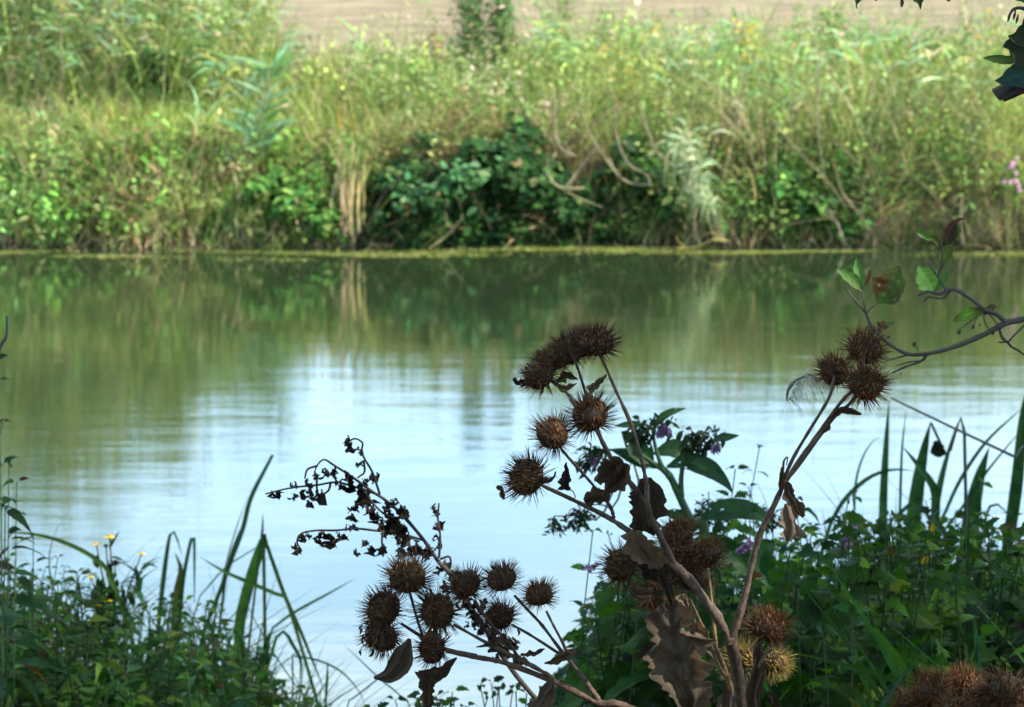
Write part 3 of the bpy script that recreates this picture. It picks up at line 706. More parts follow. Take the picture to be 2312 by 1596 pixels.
# ================================================================== NEAR BANK
# ------------------------------------------------------------------ burrs
def make_burr(seed, nsp=270, tawny=0.0):
    rg = np.random.default_rng(seed)
    bald = nrm(rg.normal(size=3)); bent = nrm(rg.normal(size=3)); sq = rg.uniform(.82, 1.1, 3); clump = nrm(rg.normal(size=(26, 3)))
    core, spn = Geo(), Geo()
    R = 1.0
    # core: ribbed, flat topped ball covered in appressed scales
    nu, nv = 14, 20
    th = np.linspace(0, np.pi, nu + 1)[:, None]; ph = np.linspace(0, 2 * np.pi, nv, endpoint=False)[None]
    r = R * (1 + .05 * np.sin(ph * 9 + th * 7))
    z = np.cos(th) * r; z = np.where(z > .72, .72 + (z - .72) * .3, z)
    v = np.stack([np.sin(th) * np.cos(ph) * r, np.sin(th) * np.sin(ph) * r, z + 0 * ph], -1)
    idx = np.arange((nu + 1) * nv).reshape(nu + 1, nv)
    f = np.stack([idx[:-1], idx[1:], np.roll(idx[1:], -1, 1), np.roll(idx[:-1], -1, 1)], -1).reshape(-1, 4)
    cc = np.tile(np.array([.05, .03, .018]), (v.size // 3, 1)) * np.exp(.35 * rg.normal(size=(v.size // 3, 1)))
    core.add(v, f, cc)
    def add_spines(n, L0, L1, rb, along, c0, c1, hook, zmin=-.93, raise_=1.0):
        d = nrm(rg.normal(size=(n * 3, 3))); d = d[d[:, 2] > zmin]; d = d[(d @ bald < .86) | (rg.random(len(d)) < .35)][:n]; n = len(d)
        p = d * R * raise_; p[:, 2] = np.where(p[:, 2] > .72, .72 + (p[:, 2] - .72) * .3, p[:, 2])
        up = np.array([0, 0, 1.0])
        tang = nrm(up - d * (d @ up)[:, None])
        dr = nrm(d * (1 - along) + tang * along + rg.normal(0, .13, (n, 3)) + up * .22)
        near = clump[np.argmax(d @ clump.T, 1)]; dr = nrm(dr + .35 * near * (1 - along) + .12 * bent)
        L = rg.uniform(L0, L1, n)
        b = nrm(tang * .6 + rg.normal(0, .5, (n, 3)))
        t = np.array([0, .35, .7, .93, 1.0]); rad = np.array([1, .8, .5, .25, .04])
        mid = p[:, None] + dr[:, None] * (L[:, None] * t)[..., None] + b[:, None] * (L[:, None] * (.12 * t ** 2))[..., None]
        hk = nrm(rg.normal(size=(n, 3)))
        mid[:, 4] = mid[:, 3] + (dr * .02 + hk * hook)
        s1 = nrm(np.cross(dr, rdir(n))); s2 = np.cross(dr, s1)
        a = np.array([0, 2.094, 4.189])
        rr = rb * rg.uniform(.7, 1.3, n)
        off = s1[:, None] * np.cos(a)[None, :, None] + s2[:, None] * np.sin(a)[None, :, None]
        V = mid[:, :, None] + off[:, None] * (rr[:, None] * rad)[..., None, None]
        ix = np.arange(n * 15).reshape(n, 5, 3)
        fs = np.stack([ix[:, :-1], np.roll(ix[:, :-1], -1, 2), np.roll(ix[:, 1:], -1, 2), ix[:, 1:]], -1).reshape(-1, 4)
        m = t[None, :, None, None]
        k = np.array(c0) * (1 - m) + np.array(c1) * m
        k = np.broadcast_to(k, (n, 5, 3, 3)) * np.exp(.3 * rg.normal(size=(n, 1, 1, 1)))
        spn.add(V, fs, k.reshape(-1, 3))
    c0 = np.array([.060, .030, .014]) * (1 - tawny) + np.array([.28, .22, .06]) * tawny
    c1 = np.array([.17, .085, .038]) * (1 - tawny) + np.array([.45, .34, .10]) * tawny
    if tawny < 0: c0, c1 = np.array([.12, .048, .016]), np.array([.27, .12, .042])
    add_spines(nsp, .62, 1.08, .029, .12, c0, c1, .07)
    add_spines(int(nsp * .6), .22, .40, .06, .92, c0 * 1.6, np.array([.42, .18, .06]), .03, raise_=1.02)   # appressed scales
    add_spines(70, .4, .9, .026, .05, c0, c1, .07, zmin=.75)
    return core, spn

def burr_meshes(seed, **k):
    c, s = make_burr(seed, **k)
    mc = c.mesh('burr'); ms = s.mesh('spines'); mc.materials.append(M_CORE); ms.materials.append(M_SPINE)
    return mc, ms
BURRS = [burr_meshes(s, nsp=k) for s, k in ((1, 280), (2, 220), (3, 300), (4, 240), (5, 190), (6, 260))]
BURR_Y = burr_meshes(9, tawny=.9, nsp=300)
BURR_O = burr_meshes(12, tawny=-1)
BURR_G = burr_meshes(15, tawny=1.0, nsp=420)

def place_burr(root, c, R, axis, kind=None, label=None):
    mc, ms = kind or random.choice(BURRS)
    z = Vector(axis).normalized()
    q = z.to_track_quat('Z', 'Y')
    o = bpy.data.objects.new('burr', mc); C.objects.link(o); o.parent = root
    o.location = Vector(c) - root.location
    from mathutils import Quaternion
    o.rotation_mode = 'QUATERNION'; o.rotation_quaternion = q @ Quaternion((0, 0, 1), random.uniform(0, 6.28))
    o.scale = (R * random.uniform(.88, 1.08), R * random.uniform(.88, 1.08), R * random.uniform(.78, 1.02))
    s = bpy.data.objects.new('spines', ms); C.objects.link(s); s.parent = o
    if label: o['label'] = label

BD = 1.9   # the burdock stands about 1.9 m away
def z5(x, y): return (773 + .2535 * x, 1192 + .2535 * y)
def z4(x, y): return (1095 + .2825 * x, 676 + .2825 * y)
def z6(x, y): return (1256 + .3141 * x, 1095 + .3141 * y)
def z8(x, y): return (1732 + .4353 * x, 902 + .4353 * y)
def z7(x, y): return (1707 + .323 * x, 451 + .323 * y)
def zc(x, y): return (1224 + .3027 * x, 837.5 + .3027 * y)

def burdock():
    gbase = np.array([.36, 1.95, float(gz(.36, 1.95))])
    root = thing('burdock_plant', 'dead brown burdock with round spiny burrs and crumpled leaves in front of the river', 'plant', gbase)
    sc = (.10, .066, .047); sc2 = (.145, .10, .072); tan = (.30, .18, .09)
    def stem(pts, r, d=BD, col=None, dz=0, col2=None, name='stem'):
        """pts in photo coordinates, optional third value = distance"""
        w = [P(p[0], p[1], p[2] if len(p) > 2 else d) for p in pts]
        g = Geo(); tube(g, w, np.array(r) * .70, np.array(col if col is not None else sc) , 8, 5, .10, col2)
        # nodes and little ridges
        obj(name, g, M_STEM, root)
        return w
    # main stem, from the ground up through the frame
    low = P(1674, 1596, 1.93)
    g = Geo()
    tube(g, [gbase, gbase * .55 + low * .45 + [.02, 0, 0], P(1690, 1760, 1.93), low, P(1662, 1505, 1.92), P(1649, 1445, BD)], [.010, .0075, .0050, .0043, .0041, .0039], sc2, 9, 6, .04)
    obj('stem', g, M_STEM, root)
    stem([(1649, 1445), (1610, 1380), (1552, 1305), (1520, 1275)], [.0052, .0047, .0042], col=sc2)
    stem([(1520, 1275), (1480, 1190), (1440, 1112), (1402, 1068), (1365, 1008), (1350, 975), (1338, 945)], [.0036, .0027, .0022, .0020], col=sc)
    stem([(1460, 1100), (1450, 1045), (1425, 960), (1385, 870), (1358, 805), (1350, 780)], [.0024, .0018, .0016, .0015], col=(.19, .12, .08))
    stem([(1470, 1185, 1.89), (1462, 1140, 1.885), (1460, 1100, BD)], [.0028, .0024], col=sc)
    stem([(1535, 1290), (1480, 1243), (1420, 1200), (1370, 1167), (1300, 1132), (1232, 1100), (1195, 1082)], [.0038, .0030, .0024, .0019, .0016], col=sc2)
    stem([(1386, 1170), (1375, 1140), (1330, 1085), (1272, 1020), (1250, 985)], [.0019, .0015, .0014], col=sc)
    stem([(1330, 930), (1325, 900), (1316, 868), (1303, 828), (1288, 795)], [.0015, .0013], col=sc)
    stem([(1318, 935), (1300, 915), (1280, 888), (1250, 862), (1222, 845)], [.0017, .0014], col=(.24, .15, .10))
    # right hand branch
    stem([(1652, 1440), (1664, 1405), (1682, 1340), (1712, 1215), (1745, 1145), (1768, 1095)], [.0040, .0034, .0030, .0026], col=sc2)
    stem([(1768, 1095), (1800, 1045), (1850, 975), (1905, 900), (1945, 870)], [.0024, .0020, .0017], d=1.9, col=(.19, .125, .10))
    stem([(1762, 1100, 1.89), (1790, 1035, 1.88), (1822, 980, 1.88), (1870, 900, 1.88), (1884, 850, 1.90)], [.0020, .0016, .0015], col=(.17, .11, .09))
    stem([(1770, 1090, 1.91), (1815, 1035, 1.92), (1880, 945, 1.93), (1930, 895, 1.93), (1950, 800, 1.93)], [.0018, .0016, .0015], col=sc)
    stem([(1768, 1060, 1.885), (1770, 1040, 1.88), (1778, 1032, 1.88), (1776, 1050, 1.88)], [.0012, .0006], col=tan)
    # lower left branch
    stem([(1690, 1740, 1.93), (1580, 1660, 1.92), (1480, 1625, 1.91), (1395, 1590), z5(2287, 1560), z5(1880, 1370), z5(1450, 1205), z5(1150, 1145), z5(920, 1095)], [.0058, .0048, .0040, .0034, .0028, .0024, .002], col=(.15, .09, .065))
    stem([z5(1880, 1340), z5(1700, 1235), z5(1400, 1085), z5(1240, 1000), z5(990, 860)], [.0024, .0021, .0018, .0016], col=(.17, .105, .07))
    stem([z5(1700, 1240), z5(1560, 1140), z5(1520, 1080), z5(1420, 960), z5(1300, 830), z5(1180, 650)], [.0020, .0016, .0014, .0013], col=sc)
    stem([z5(2280, 1530), z5(2230, 1460), z5(2120, 1310), z5(2010, 1170)], [.0028, .0024, .0020], col=sc2)
    stem([z5(2000, 1140), z5(1960, 1110), z5(1780, 870), z5(1640, 720), z5(1530, 600)], [.0019, .0015, .0013], col=sc)
    stem([z5(2000, 1120), z5(1960, 1020), z5(1880, 870), z5(1815, 740)], [.0017, .0013, .0012], col=(.24, .15, .10))
    stem([z5(1950, 1130), z5(1900, 1100), z5(1700, 970), z5(1510, 860)], [.0015, .0012], col=sc)
    stem([z5(1200, 1140), z5(900, 1075), z5(700, 965), z5(520, 850)], [.0020, .0016, .0014], d=1.92, col=sc)
    stem([z5(720, 985), z5(650, 760), z5(600, 570)], [.0015, .0012], d=1.92, col=sc)
    # straw coloured stems behind, carrying the middle burrs
    stem([(1690, 1690, 1.97), (1649, 1550, 1.96), (1620, 1470, 1.95), z6(1150, 1180), z6(1120, 880), z6(1090, 600)], [.0030, .0026, .0020, .0015, .0012], col=tan)
    stem([(1640, 1530, 1.96), z6(1160, 1290), z6(1090, 1100), z6(1010, 930), z6(960, 820)], [.0020, .0016, .0013], d=1.95, col=tan)
    stem([(1640, 1530, 1.96), z6(1140, 1260), z6(1080, 1190)], [.0020, .0014], d=1.96, col=(.24, .15, .11))
    stem([z6(1010, 1030), z6(975, 900), z6(955, 830)], [.0012, .0010], d=1.95, col=tan)
    stem([z6(760, 800), z6(660, 710), z6(560, 640)], [.0016, .0013], d=1.93, col=sc)
    stem([(1700, 1700, 1.96), (1696, 1566, 1.95), (1711, 1503, 1.95), (1737, 1462, 1.95)], [.0028, .0022, .0018], col=sc2)
    stem([(1700, 1600, 1.96), (1720, 1540, 1.98), (1745, 1500, 1.98)], [.0016, .0012], col=sc2)

    def B(x, y, r, axis=(0, -.15, 1), d=BD, kind=None, label=None):
        place_burr(root, P(x, y, d), r / F * d, axis, kind, label)
    # axis: direction pointing away from the stem, in world (x right, y away, z up)
    B(1348, 772, 37, (-.1, -.2, 1)); B(1285, 790, 35, (-.25, .1, 1), 1.93); B(1247, 812, 33, (-.5, 0, 1), 1.91); B(1218, 842, 36, (-.8, -.3, .7))
    B(1318, 775, 30, (0, -.4, 1), 1.93)
    B(1332, 936, 39, (-.3, -.3, 1)); B(1247, 978, 36, (-.6, -.2, .9), 1.89); B(1189, 1078, 39, (-1, -.3, .35), 1.9)
    B(1952, 786, 38, (.3, .1, 1), 1.92, BURR_O); B(1884, 838, 34, (-.5, .1, .8), 1.91, BURR_O); B(1955, 866, 39, (.2, -.7, .6), 1.88, BURR_O)
    B(921, 1303, 39, (-.05, -.05, 1)); B(867, 1374, 38, (-.7, -.5, .6), 1.91); B(861, 1437, 35, (-.4, -.1, -.8), 1.92)
    B(988, 1380, 39, (-.6, -.8, .5), 1.89); B(1050, 1317, 33, (-.1, 0, 1)); B(1133, 1306, 34, (-.3, -.1, 1)); B(1217, 1342, 30, (-.2, 0, 1), BD, BURR_O)
    B(1128, 1391, 31, (-.6, -.5, .6), 1.92); B(976, 1462, 34, (-.7, -.4, .2), 1.91)
    B(1402, 1277, 37, (-.9, -.3, .5), 1.94); B(1528, 1208, 36, (0, -.3, 1), 1.97, BURR_O); B(1596, 1249, 35, (.1, -.1, 1), 1.95, BURR_O)
    B(1535, 1262, 33, (.2, -.8, .4), 1.95, BURR_O); B(1567, 1302, 35, (.8, -.3, .2), 1.96); B(1482, 1346, 33, (-.2, -.6, -.5), 1.93, BURR_O); B(1512, 1298, 30, (0, -.8, 0), 1.95)
    B(1735, 1415, 38, (.15, -.1, 1), 1.93, BURR_O)
    B(1746, 1500, 30, (.3, -.4, -.7), 1.98, BURR_Y, 'yellowish tawny burr hanging low'); B(1672, 1490, 34, (-.5, 0, .3), 2.0, BURR_G, 'pale green yellow burr behind the main stem')

    # crumpled dead leaves
    D1, D2 = (.175, .118, .075), (.075, .048, .030)
    def L(pts, widths, d=BD, crumple=.35, jag=.8, curl=.3, twist=0., col=D1, col2=D2, seed=0, nv=12, nu=30, holes=0, nh=(0, -1, .1), scale=55, fold=0, rib=0):
        w = [P(p[0], p[1], p[2] if len(p) > 2 else d) for p in pts]
        g = Geo(); sheet(g, w, [a / F * d for a in widths], nh, crumple, jag, curl, twist, col, col2, seed, nu, nv, fold, rib, scale, holes=holes, pleat=.34)
        obj('dried_leaf', g, M_DRY, root)
    L([zc(775, 800), zc(790, 880), zc(770, 1000), zc(745, 1110), zc(730, 1200)], [14, 36, 44, 43, 36, 30], 1.915, .5, .5, .5, .3, (.10, .072, .052), (.05, .035, .026), 1, fold=.3, nv=16, nu=40)
    L([zc(690, 1190), zc(720, 1290), zc(800, 1390), zc(880, 1470)], [26, 30, 30, 24, 12], 1.885, .5, .8, .6, .6, (.24, .17, .11), (.12, .075, .05), 2, fold=.3)
    L([zc(600, 660), zc(540, 720), zc(470, 790), zc(430, 850)], [8, 34, 38, 30, 14], 1.89, .8, 1.0, .6, .8, (.17, .13, .10), D2, 3, nv=16, nu=36)
    L([zc(640, 690), zc(600, 780), zc(510, 860), zc(450, 930), zc(470, 900)], [10, 24, 20, 12, 4], 1.885, .6, .8, .9, 1.2, D1, D2, 4)
    L([zc(500, 900), zc(450, 940), zc(370, 960), zc(320, 985)], [4, 16, 18, 14, 6], 1.89, .7, 1.1, .4, .5, (.08, .055, .045), D2, 5)
    L([zc(182, 680), zc(178, 760), zc(170, 830), zc(160, 890)], [2, 5, 9, 15, 14], 1.89, .5, 1.2, .5, .6, (.05, .035, .03), (.03, .02, .02), 6)
    L([zc(165, 880), zc(220, 890), zc(245, 930), zc(243, 950)], [2, 1.5, 1.2, 1.2], 1.89, .1, 0, 0, 0, D2, D2, 7, nv=2)
    # long leaf hanging in front of the straw stems
    L([z6(830, 830), z6(830, 950), z6(850, 1120), z6(890, 1280), z6(930, 1450), z6(960, 1640)], [26, 62, 72, 62, 52, 44, 36], 1.875, .42, .95, .35, .35, (.19, .145, .105), (.085, .06, .045), 8, nv=26, nu=80, fold=.35, rib=.10)
    L([z6(760, 590), z6(765, 680), z6(800, 760), z6(830, 880)], [6, 9, 12, 12, 8], 1.87, .5, .5, .8, .8, D2, (.04, .03, .025), 9)
    L([z6(900, 780), z6(930, 850), z6(940, 900)], [14, 10, 4], 1.88, .6, .8, .8, 1., (.34, .26, .18), D1, 10)
    L([z6(560, 540), z6(650, 560), z6(760, 620), z6(620, 660)], [10, 20, 24, 10], 1.90, .7, .8, .5, .5, (.035, .025, .02), (.02, .015, .012), 11)
    L([z6(520, 740), z6(600, 780), z6(690, 790)], [12, 18, 10], 1.90, .7, .8, .5, .5, (.24, .18, .12), D2, 12)
    L([z6(960, 1000), z6(1020, 1060), z6(1100, 1120)], [18, 20, 4], 1.87, .6, 1.0, .5, .8, (.21, .17, .13), D1, 13)
    # right branch leaves
    L([z8(95, 430), z8(120, 500), z8(150, 560), z8(185, 610)], [6, 14, 14, 4], 1.885, .7, .9, .6, .8, (.13, .09, .07), D2, 14)
    L([z8(95, 540), z8(110, 600), z8(115, 670), z8(100, 730)], [4, 19, 25, 24, 10], 1.88, .5, 1.0, .35, .5, (.30, .24, .18), (.16, .11, .08), 15)
    L([z8(80, 350), z8(70, 430), z8(62, 500)], [3, 8, 4], 1.885, .5, .5, .8, .6, D1, D2, 16)
    L([z8(490, 75), z8(420, 60), z8(370, 65), z8(330, 95)], [2, 7, 8, 3], 1.89, .8, 1.1, .5, .8, (.08, .055, .045), D2, 17)
    L([z8(330, 110), z8(310, 150), z8(285, 170)], [2, 6, 2], 1.89, .8, 1.1, .5, .8, D1, D2, 18)
    # lower left cluster leaves
    L([z5(600, 985), z5(560, 1090), z5(500, 1220), z5(410, 1310), z5(280, 1338)], [4, 24, 27, 16, 1], 1.885, .18, .25, .35, .3, (.12, .088, .066), (.07, .05, .04), 19)
    L([z5(1020, 1155), z5(940, 1220), z5(850, 1290), z5(680, 1300)], [2, 13, 18, 10], 1.89, .4, .6, .5, .6, (.11, .08, .06), D2, 20)
    L([z5(770, 1290), z5(760, 1390), z5(755, 1500), z5(750, 1680)], [24, 25, 15, 12, 8], 1.89, .5, .8, .5, .6, (.13, .095, .07), D2, 21)
    L([z5(1440, 930), z5(1450, 1000), z5(1500, 1080)], [4, 12, 12, 4], 1.885, .7, .8, .5, .7, (.17, .125, .10), D2, 22)
    L([z5(2040, 1110), z5(1980, 1140), z5(1900, 1170), z5(1800, 1200)], [8, 12, 10, 1], 1.885, .6, .9, .5, .5, D1, D2, 23)
    L([z5(2010, 1090), z5(2050, 1100), z5(2050, 1140)], [4, 7, 5], 1.88, .6, .5, 1.0, .5, (.2, .14, .11), D2, 24)
    L([z5(1590, 1125), z5(1660, 1120), z5(1730, 1110), z5(1805, 1080)], [3, 6, 6, 1], 1.89, .8, 1.2, .5, 1., (.10, .06, .05), D2, 25)
    L([z5(1870, 1330), z5(1850, 1440), z5(1790, 1530), z5(1720, 1680)], [4, 20, 30, 22], 1.89, .7, .9, .5, .6, (.22, .175, .13), D2, 26)
    L([z5(1400, 1050), z5(1280, 1040), z5(1190, 1060)], [2, 5, 1], 1.89, .6, .8, .4, .4, D1, D2, 27)
    L([z5(1560, 900), z5(1575, 930), z5(1565, 960)], [1, 3, 1], 1.9, .6, .8, .4, .4, D2, D2, 28)
    # upper cluster small leaves
    L([z4(745, 635), z4(690, 620), z4(640, 610), z4(570, 650)], [1, 7, 12, 6], 1.89, .7, .9, .5, .6, (.07, .05, .035), D2, 29)
    L([z4(735, 670), z4(690, 690), z4(640, 710), z4(590, 690)], [1, 5, 9, 5], 1.89, .7, .9, .5, .6, (.14, .10, .07), D2, 30)
    L([z4(970, 600), z4(940, 640), z4(880, 680), z4(820, 720)], [2, 6, 10, 10], 1.89, .7, .9, .5, .8, (.19, .145, .11), D2, 31)
    L([z4(240, 620), z4(260, 660), z4(330, 680)], [3, 12, 6], 1.89, .9, 1.1, .5, .8, (.04, .03, .025), D2, 32, holes=5)
    L([z4(430, 1440), z4(500, 1450), z4(550, 1420), z4(565, 1375)], [10, 7, 3, 1], 1.89, .6, .6, .5, .8, (.06, .04, .03), D2, 33)
    L([z4(90, 1500), z4(130, 1520), z4(150, 1600)], [4, 8, 3], 1.89, .9, 1.1, .5, .8, (.14, .09, .07), D2, 34)
    # leaf sheath at the right, beside the main stem
    L([(1716, 1452), (1712, 1500), (1700, 1560), (1690, 1660)], [10, 20, 24, 26], 1.91, .5, .6, .6, .5, (.12, .09, .075), D2, 35)
    L([(1632, 1545), (1640, 1570), (1625, 1660)], [6, 20, 24], 1.89, .6, .7, .6, .5, (.20, .16, .13), D2, 36)
    L([z6(1450, 1310), z6(1480, 1260), z6(1530, 1180)], [3, 4, 2], 1.9, .3, .3, .3, .3, (.25, .2, .16), D1, 37)
    L([z6(1180, 1030), z6(1185, 980), z6(1150, 910), z6(1130, 905)], [2, 6, 6, 2], 1.93, .5, .5, .6, .5, (.10, .075, .05), D2, 38)
    L([z6(1280, 1070), z6(1310, 1060), z6(1350, 1090)], [1.5, 1.5, 1], 1.9, 0, 0, 0, 0, D2, D2, 39, nv=2)
    L([(1735, 1560), (1750, 1580), (1735, 1640)], [4, 14, 10], 1.92, .7, .6, .6, .5, (.05, .035, .03), D2, 40)
    # drooping ragged bits at the left burr cluster
    for i in range(16):
        x, y = z5(random.uniform(165, 260), random.uniform(760, 1130))
        L([(x, y), (x + random.uniform(-8, 8), y + random.uniform(2, 9)), (x + random.uniform(-10, 6), y + random.uniform(8, 20))], [1, 3, 1], 1.9, .9, 1., .5, 1., D2, (.03, .02, .015), 50 + i, nv=4, nu=10)
burdock()

# second burdock at the lower right corner
root = thing('burdock_plant', 'second dead burdock, only its cluster of burrs showing at the lower right corner', 'plant', (.46, 1.75, float(gz(.46, 1.75))))
gb = np.array(root.location)
g = Geo(); tube(g, [gb, gb + [-.02, .0, .35], P(2180, 1760, 1.75)], [.008, .005], (.2, .14, .1), 8, 5, .04); obj('stem', g, M_STEM, root)
for x, y, r, d, ax in [(2106, 1556, 37, 1.76, (-.2, -.2, 1)), (2174, 1550, 38, 1.78, (0, -.1, 1)), (2272, 1556, 40, 1.74, (.2, -.3, 1)), (2052, 1592, 30, 1.77, (-.8, -.2, .5)),
                       (2226, 1580, 35, 1.75, (.1, -.6, .6)), (2160, 1608, 35, 1.73, (0, -.8, .4)), (2325, 1590, 36, 1.76, (.8, -.2, .5)), (2090, 1620, 36, 1.76, (-.4, -.6, .4))]:
    c = P(x, y, d); place_burr(root, c, r / F * d, ax, BURR_O if random.random() < .6 else None)
    g = Geo(); tube(g, [P(2180, 1760, 1.75), c + [0, 0, -.02], c], [.002, .0013], (.2, .14, .1), 6, 4); obj('stem', g, M_STEM, root)

# grey downy plume caught behind the right hand burrs
root = thing('seed_plume', 'grey downy plume caught behind the three burrs at right', 'feather', P(1850, 880, 1.97))
g = Geo(); tube(g, [P(1776, 905, 2.12), P(1780, 880, 2.12), P(1795, 860, 2.12), P(1815, 850, 2.12)], [.0006, .0016, .0006], (.20, .21, .22), 5, 5); obj('quill', g, M_STEM, root)
g = Geo(); n = 160; t = RNG.uniform(0, 1, n)
b = np.array([P(1780 + 60 * a, 905 - 60 * math.sin(a * 2.2), 2.12) for a in t])
leaves(g, b, nrm(np.stack([RNG.normal(.6, .5, n), RNG.normal(0, .3, n), RNG.normal(-.2, .5, n)], -1)), rdir(n), RNG.uniform(.008, .018, n), .00035, (.28, .28, .27), .4, 'stalk', 4, 0)
obj('down', g, M_STEM, root)

# ------------------------------------------------------------------ withered dark weed
def zw(x, y): return (547.6 + .2624 * x, 934 + .2624 * y)
def withered():
    Dw = 2.25
    root = thing('withered_weed', 'dark withered weed with curled leaves arching to the left over the water', 'plant', (.02, 2.3, float(gz(.02, 2.3))))
    k = (.075, .058, .048)
    def W(pts): return [P(*zw(*p), Dw + .02 * math.sin(p[0] * .01)) for p in pts]
    main = W([(2700, 2650), (2350, 2250), (2050, 1800), (1800, 1400), (1690, 1280), (1560, 1090), (1400, 900), (1250, 760), (1100, 660), (950, 550), (780, 440), (700, 395), (640, 450), (615, 530)])
    gs = Geo(); b0 = np.array(root.location)
    tube(gs, [b0, b0 * .5 + main[0] * .5 + [.02, 0, 0]] + main[:1], [.006, .005], k, 7, 4)
    tube(gs, main, [.0020, .0019, .0017, .0015, .0013, .0011, .0009, .0007, .0005], k, 7, 5, .05)
    br = [W(p) for p in [
        [(1180, 700), (900, 610), (790, 590), (640, 615), (480, 630), (360, 650), (200, 690)],
        [(1180, 690), (1150, 600), (1110, 490), (1050, 390), (1025, 320), (1030, 250), (960, 215), (880, 270)],
        [(1300, 1020), (1130, 1005), (980, 990), (800, 1005), (640, 1005), (510, 1030), (470, 1100), (510, 1180)],
        [(1690, 1240), (1700, 1050), (1680, 900), (1690, 770)],
        [(1400, 900), (1250, 880), (1130, 780), (1030, 640)],
        [(1560, 1090), (1420, 1050), (1280, 1020)],
        [(640, 450), (560, 480), (535, 560)], [(640, 530), (640, 620), (640, 700)], [(800, 460), (790, 530), (820, 590), (860, 560)],
        [(1040, 400), (1050, 500), (990, 550)], [(1700, 1250), (1780, 1230), (1790, 1320), (1740, 1400)],
        [(760, 590), (740, 660), (690, 690), (680, 650)], [(1380, 1080), (1360, 1180), (1340, 1270)], [(1210, 1000), (1200, 1100), (1210, 1230)]]]
    for b in br: tube(gs, b, [.0011, .0007], k, 5, 5)
    obj('stem', gs, M_STEM, root)
    gl = Geo(); sd = 100
    def curl_leaf(x, y, s, seed):
        a = random.uniform(0, 6.28); p0 = np.array([x, y], float)
        # hangs and curls
        pts = [p0, p0 + [random.uniform(-.3, .3) * s, .35 * s], p0 + [random.uniform(-.6, .6) * s, .7 * s], p0 + [random.uniform(-.8, .8) * s, random.uniform(.55, 1.0) * s]]
        w = [P(*zw(*p), Dw + random.uniform(-.02, .02)) for p in pts]
        m = 1.0 * s * .2624 / F * Dw
        sheet(gl, w, [.05 * m, .30 * m, .26 * m, .04 * m], (random.uniform(-.5, .5), -1, random.uniform(-.3, .3)), 1.0, 2.2, .9, random.uniform(-1.5, 1.5), (.095, .07, .055), (.05, .038, .032), seed, 10, 6, scale=160)
    spots = [(250, 690, 60), (300, 700, 80), (430, 610, 60), (440, 710, 70), (580, 590, 70), (560, 680, 80), (580, 780, 80), (640, 700, 90), (630, 520, 60), (710, 500, 80), (780, 500, 70), (830, 620, 90),
             (900, 540, 90), (930, 620, 110), (900, 240, 70), (940, 290, 90), (1010, 310, 50), (1030, 420, 50), (1040, 570, 60), (1140, 540, 80), (1010, 640, 90), (1030, 720, 120), (1090, 740, 130), (980, 810, 90), (1110, 820, 120),
             (950, 880, 70), (1150, 880, 100), (1240, 800, 110), (1260, 900, 130), (1300, 760, 70), (1370, 830, 100), (1340, 940, 120), (1270, 980, 130), (1200, 960, 80), (1380, 1000, 110), (1330, 1050, 90), (1450, 1070, 110), (1500, 1150, 110),
             (1440, 1180, 90), (1560, 1190, 100), (1200, 1150, 90), (1090, 1160, 90), (1050, 1120, 70), (980, 1180, 60), (1350, 1200, 100), (890, 1060, 60), (820, 1030, 60), (740, 1080, 110), (690, 1060, 100), (640, 1090, 60), (560, 1050, 60), (500, 1060, 80), (480, 1160, 90),
             (900, 980, 60), (960, 970, 60), (1680, 860, 70), (1690, 960, 80), (1670, 1060, 70), (1690, 1130, 70), (1670, 800, 50), (1620, 1230, 80), (1700, 1330, 90), (1750, 1300, 70), (1800, 1380, 80)]
    for (x, y, s) in spots:
        for r in range(2):
            curl_leaf(x + random.uniform(-18, 18), y - s * .4 + random.uniform(-12, 12), s * random.uniform(.8, 1.15), sd); sd += 1
    for i in range(70):
        t = random.uniform(.0, .55); q = (1800 + 950 * t + random.gauss(0, 70), 1400 + 1150 * t + random.gauss(0, 60))
        curl_leaf(q[0], q[1], random.uniform(60, 110), sd); sd += 1
    obj('foliage', gl, M_DRY, root)
    # second dry stem under the burrs
withered()

# ------------------------------------------------------------------ leafy plants of the near bank
def basept(x, d): return np.array([x, d, float(gz(x, d))])

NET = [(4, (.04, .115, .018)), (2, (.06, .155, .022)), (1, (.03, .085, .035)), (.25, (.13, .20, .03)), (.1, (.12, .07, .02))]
DK = [(4, (.025, .075, .03)), (2, (.035, .11, .04))]

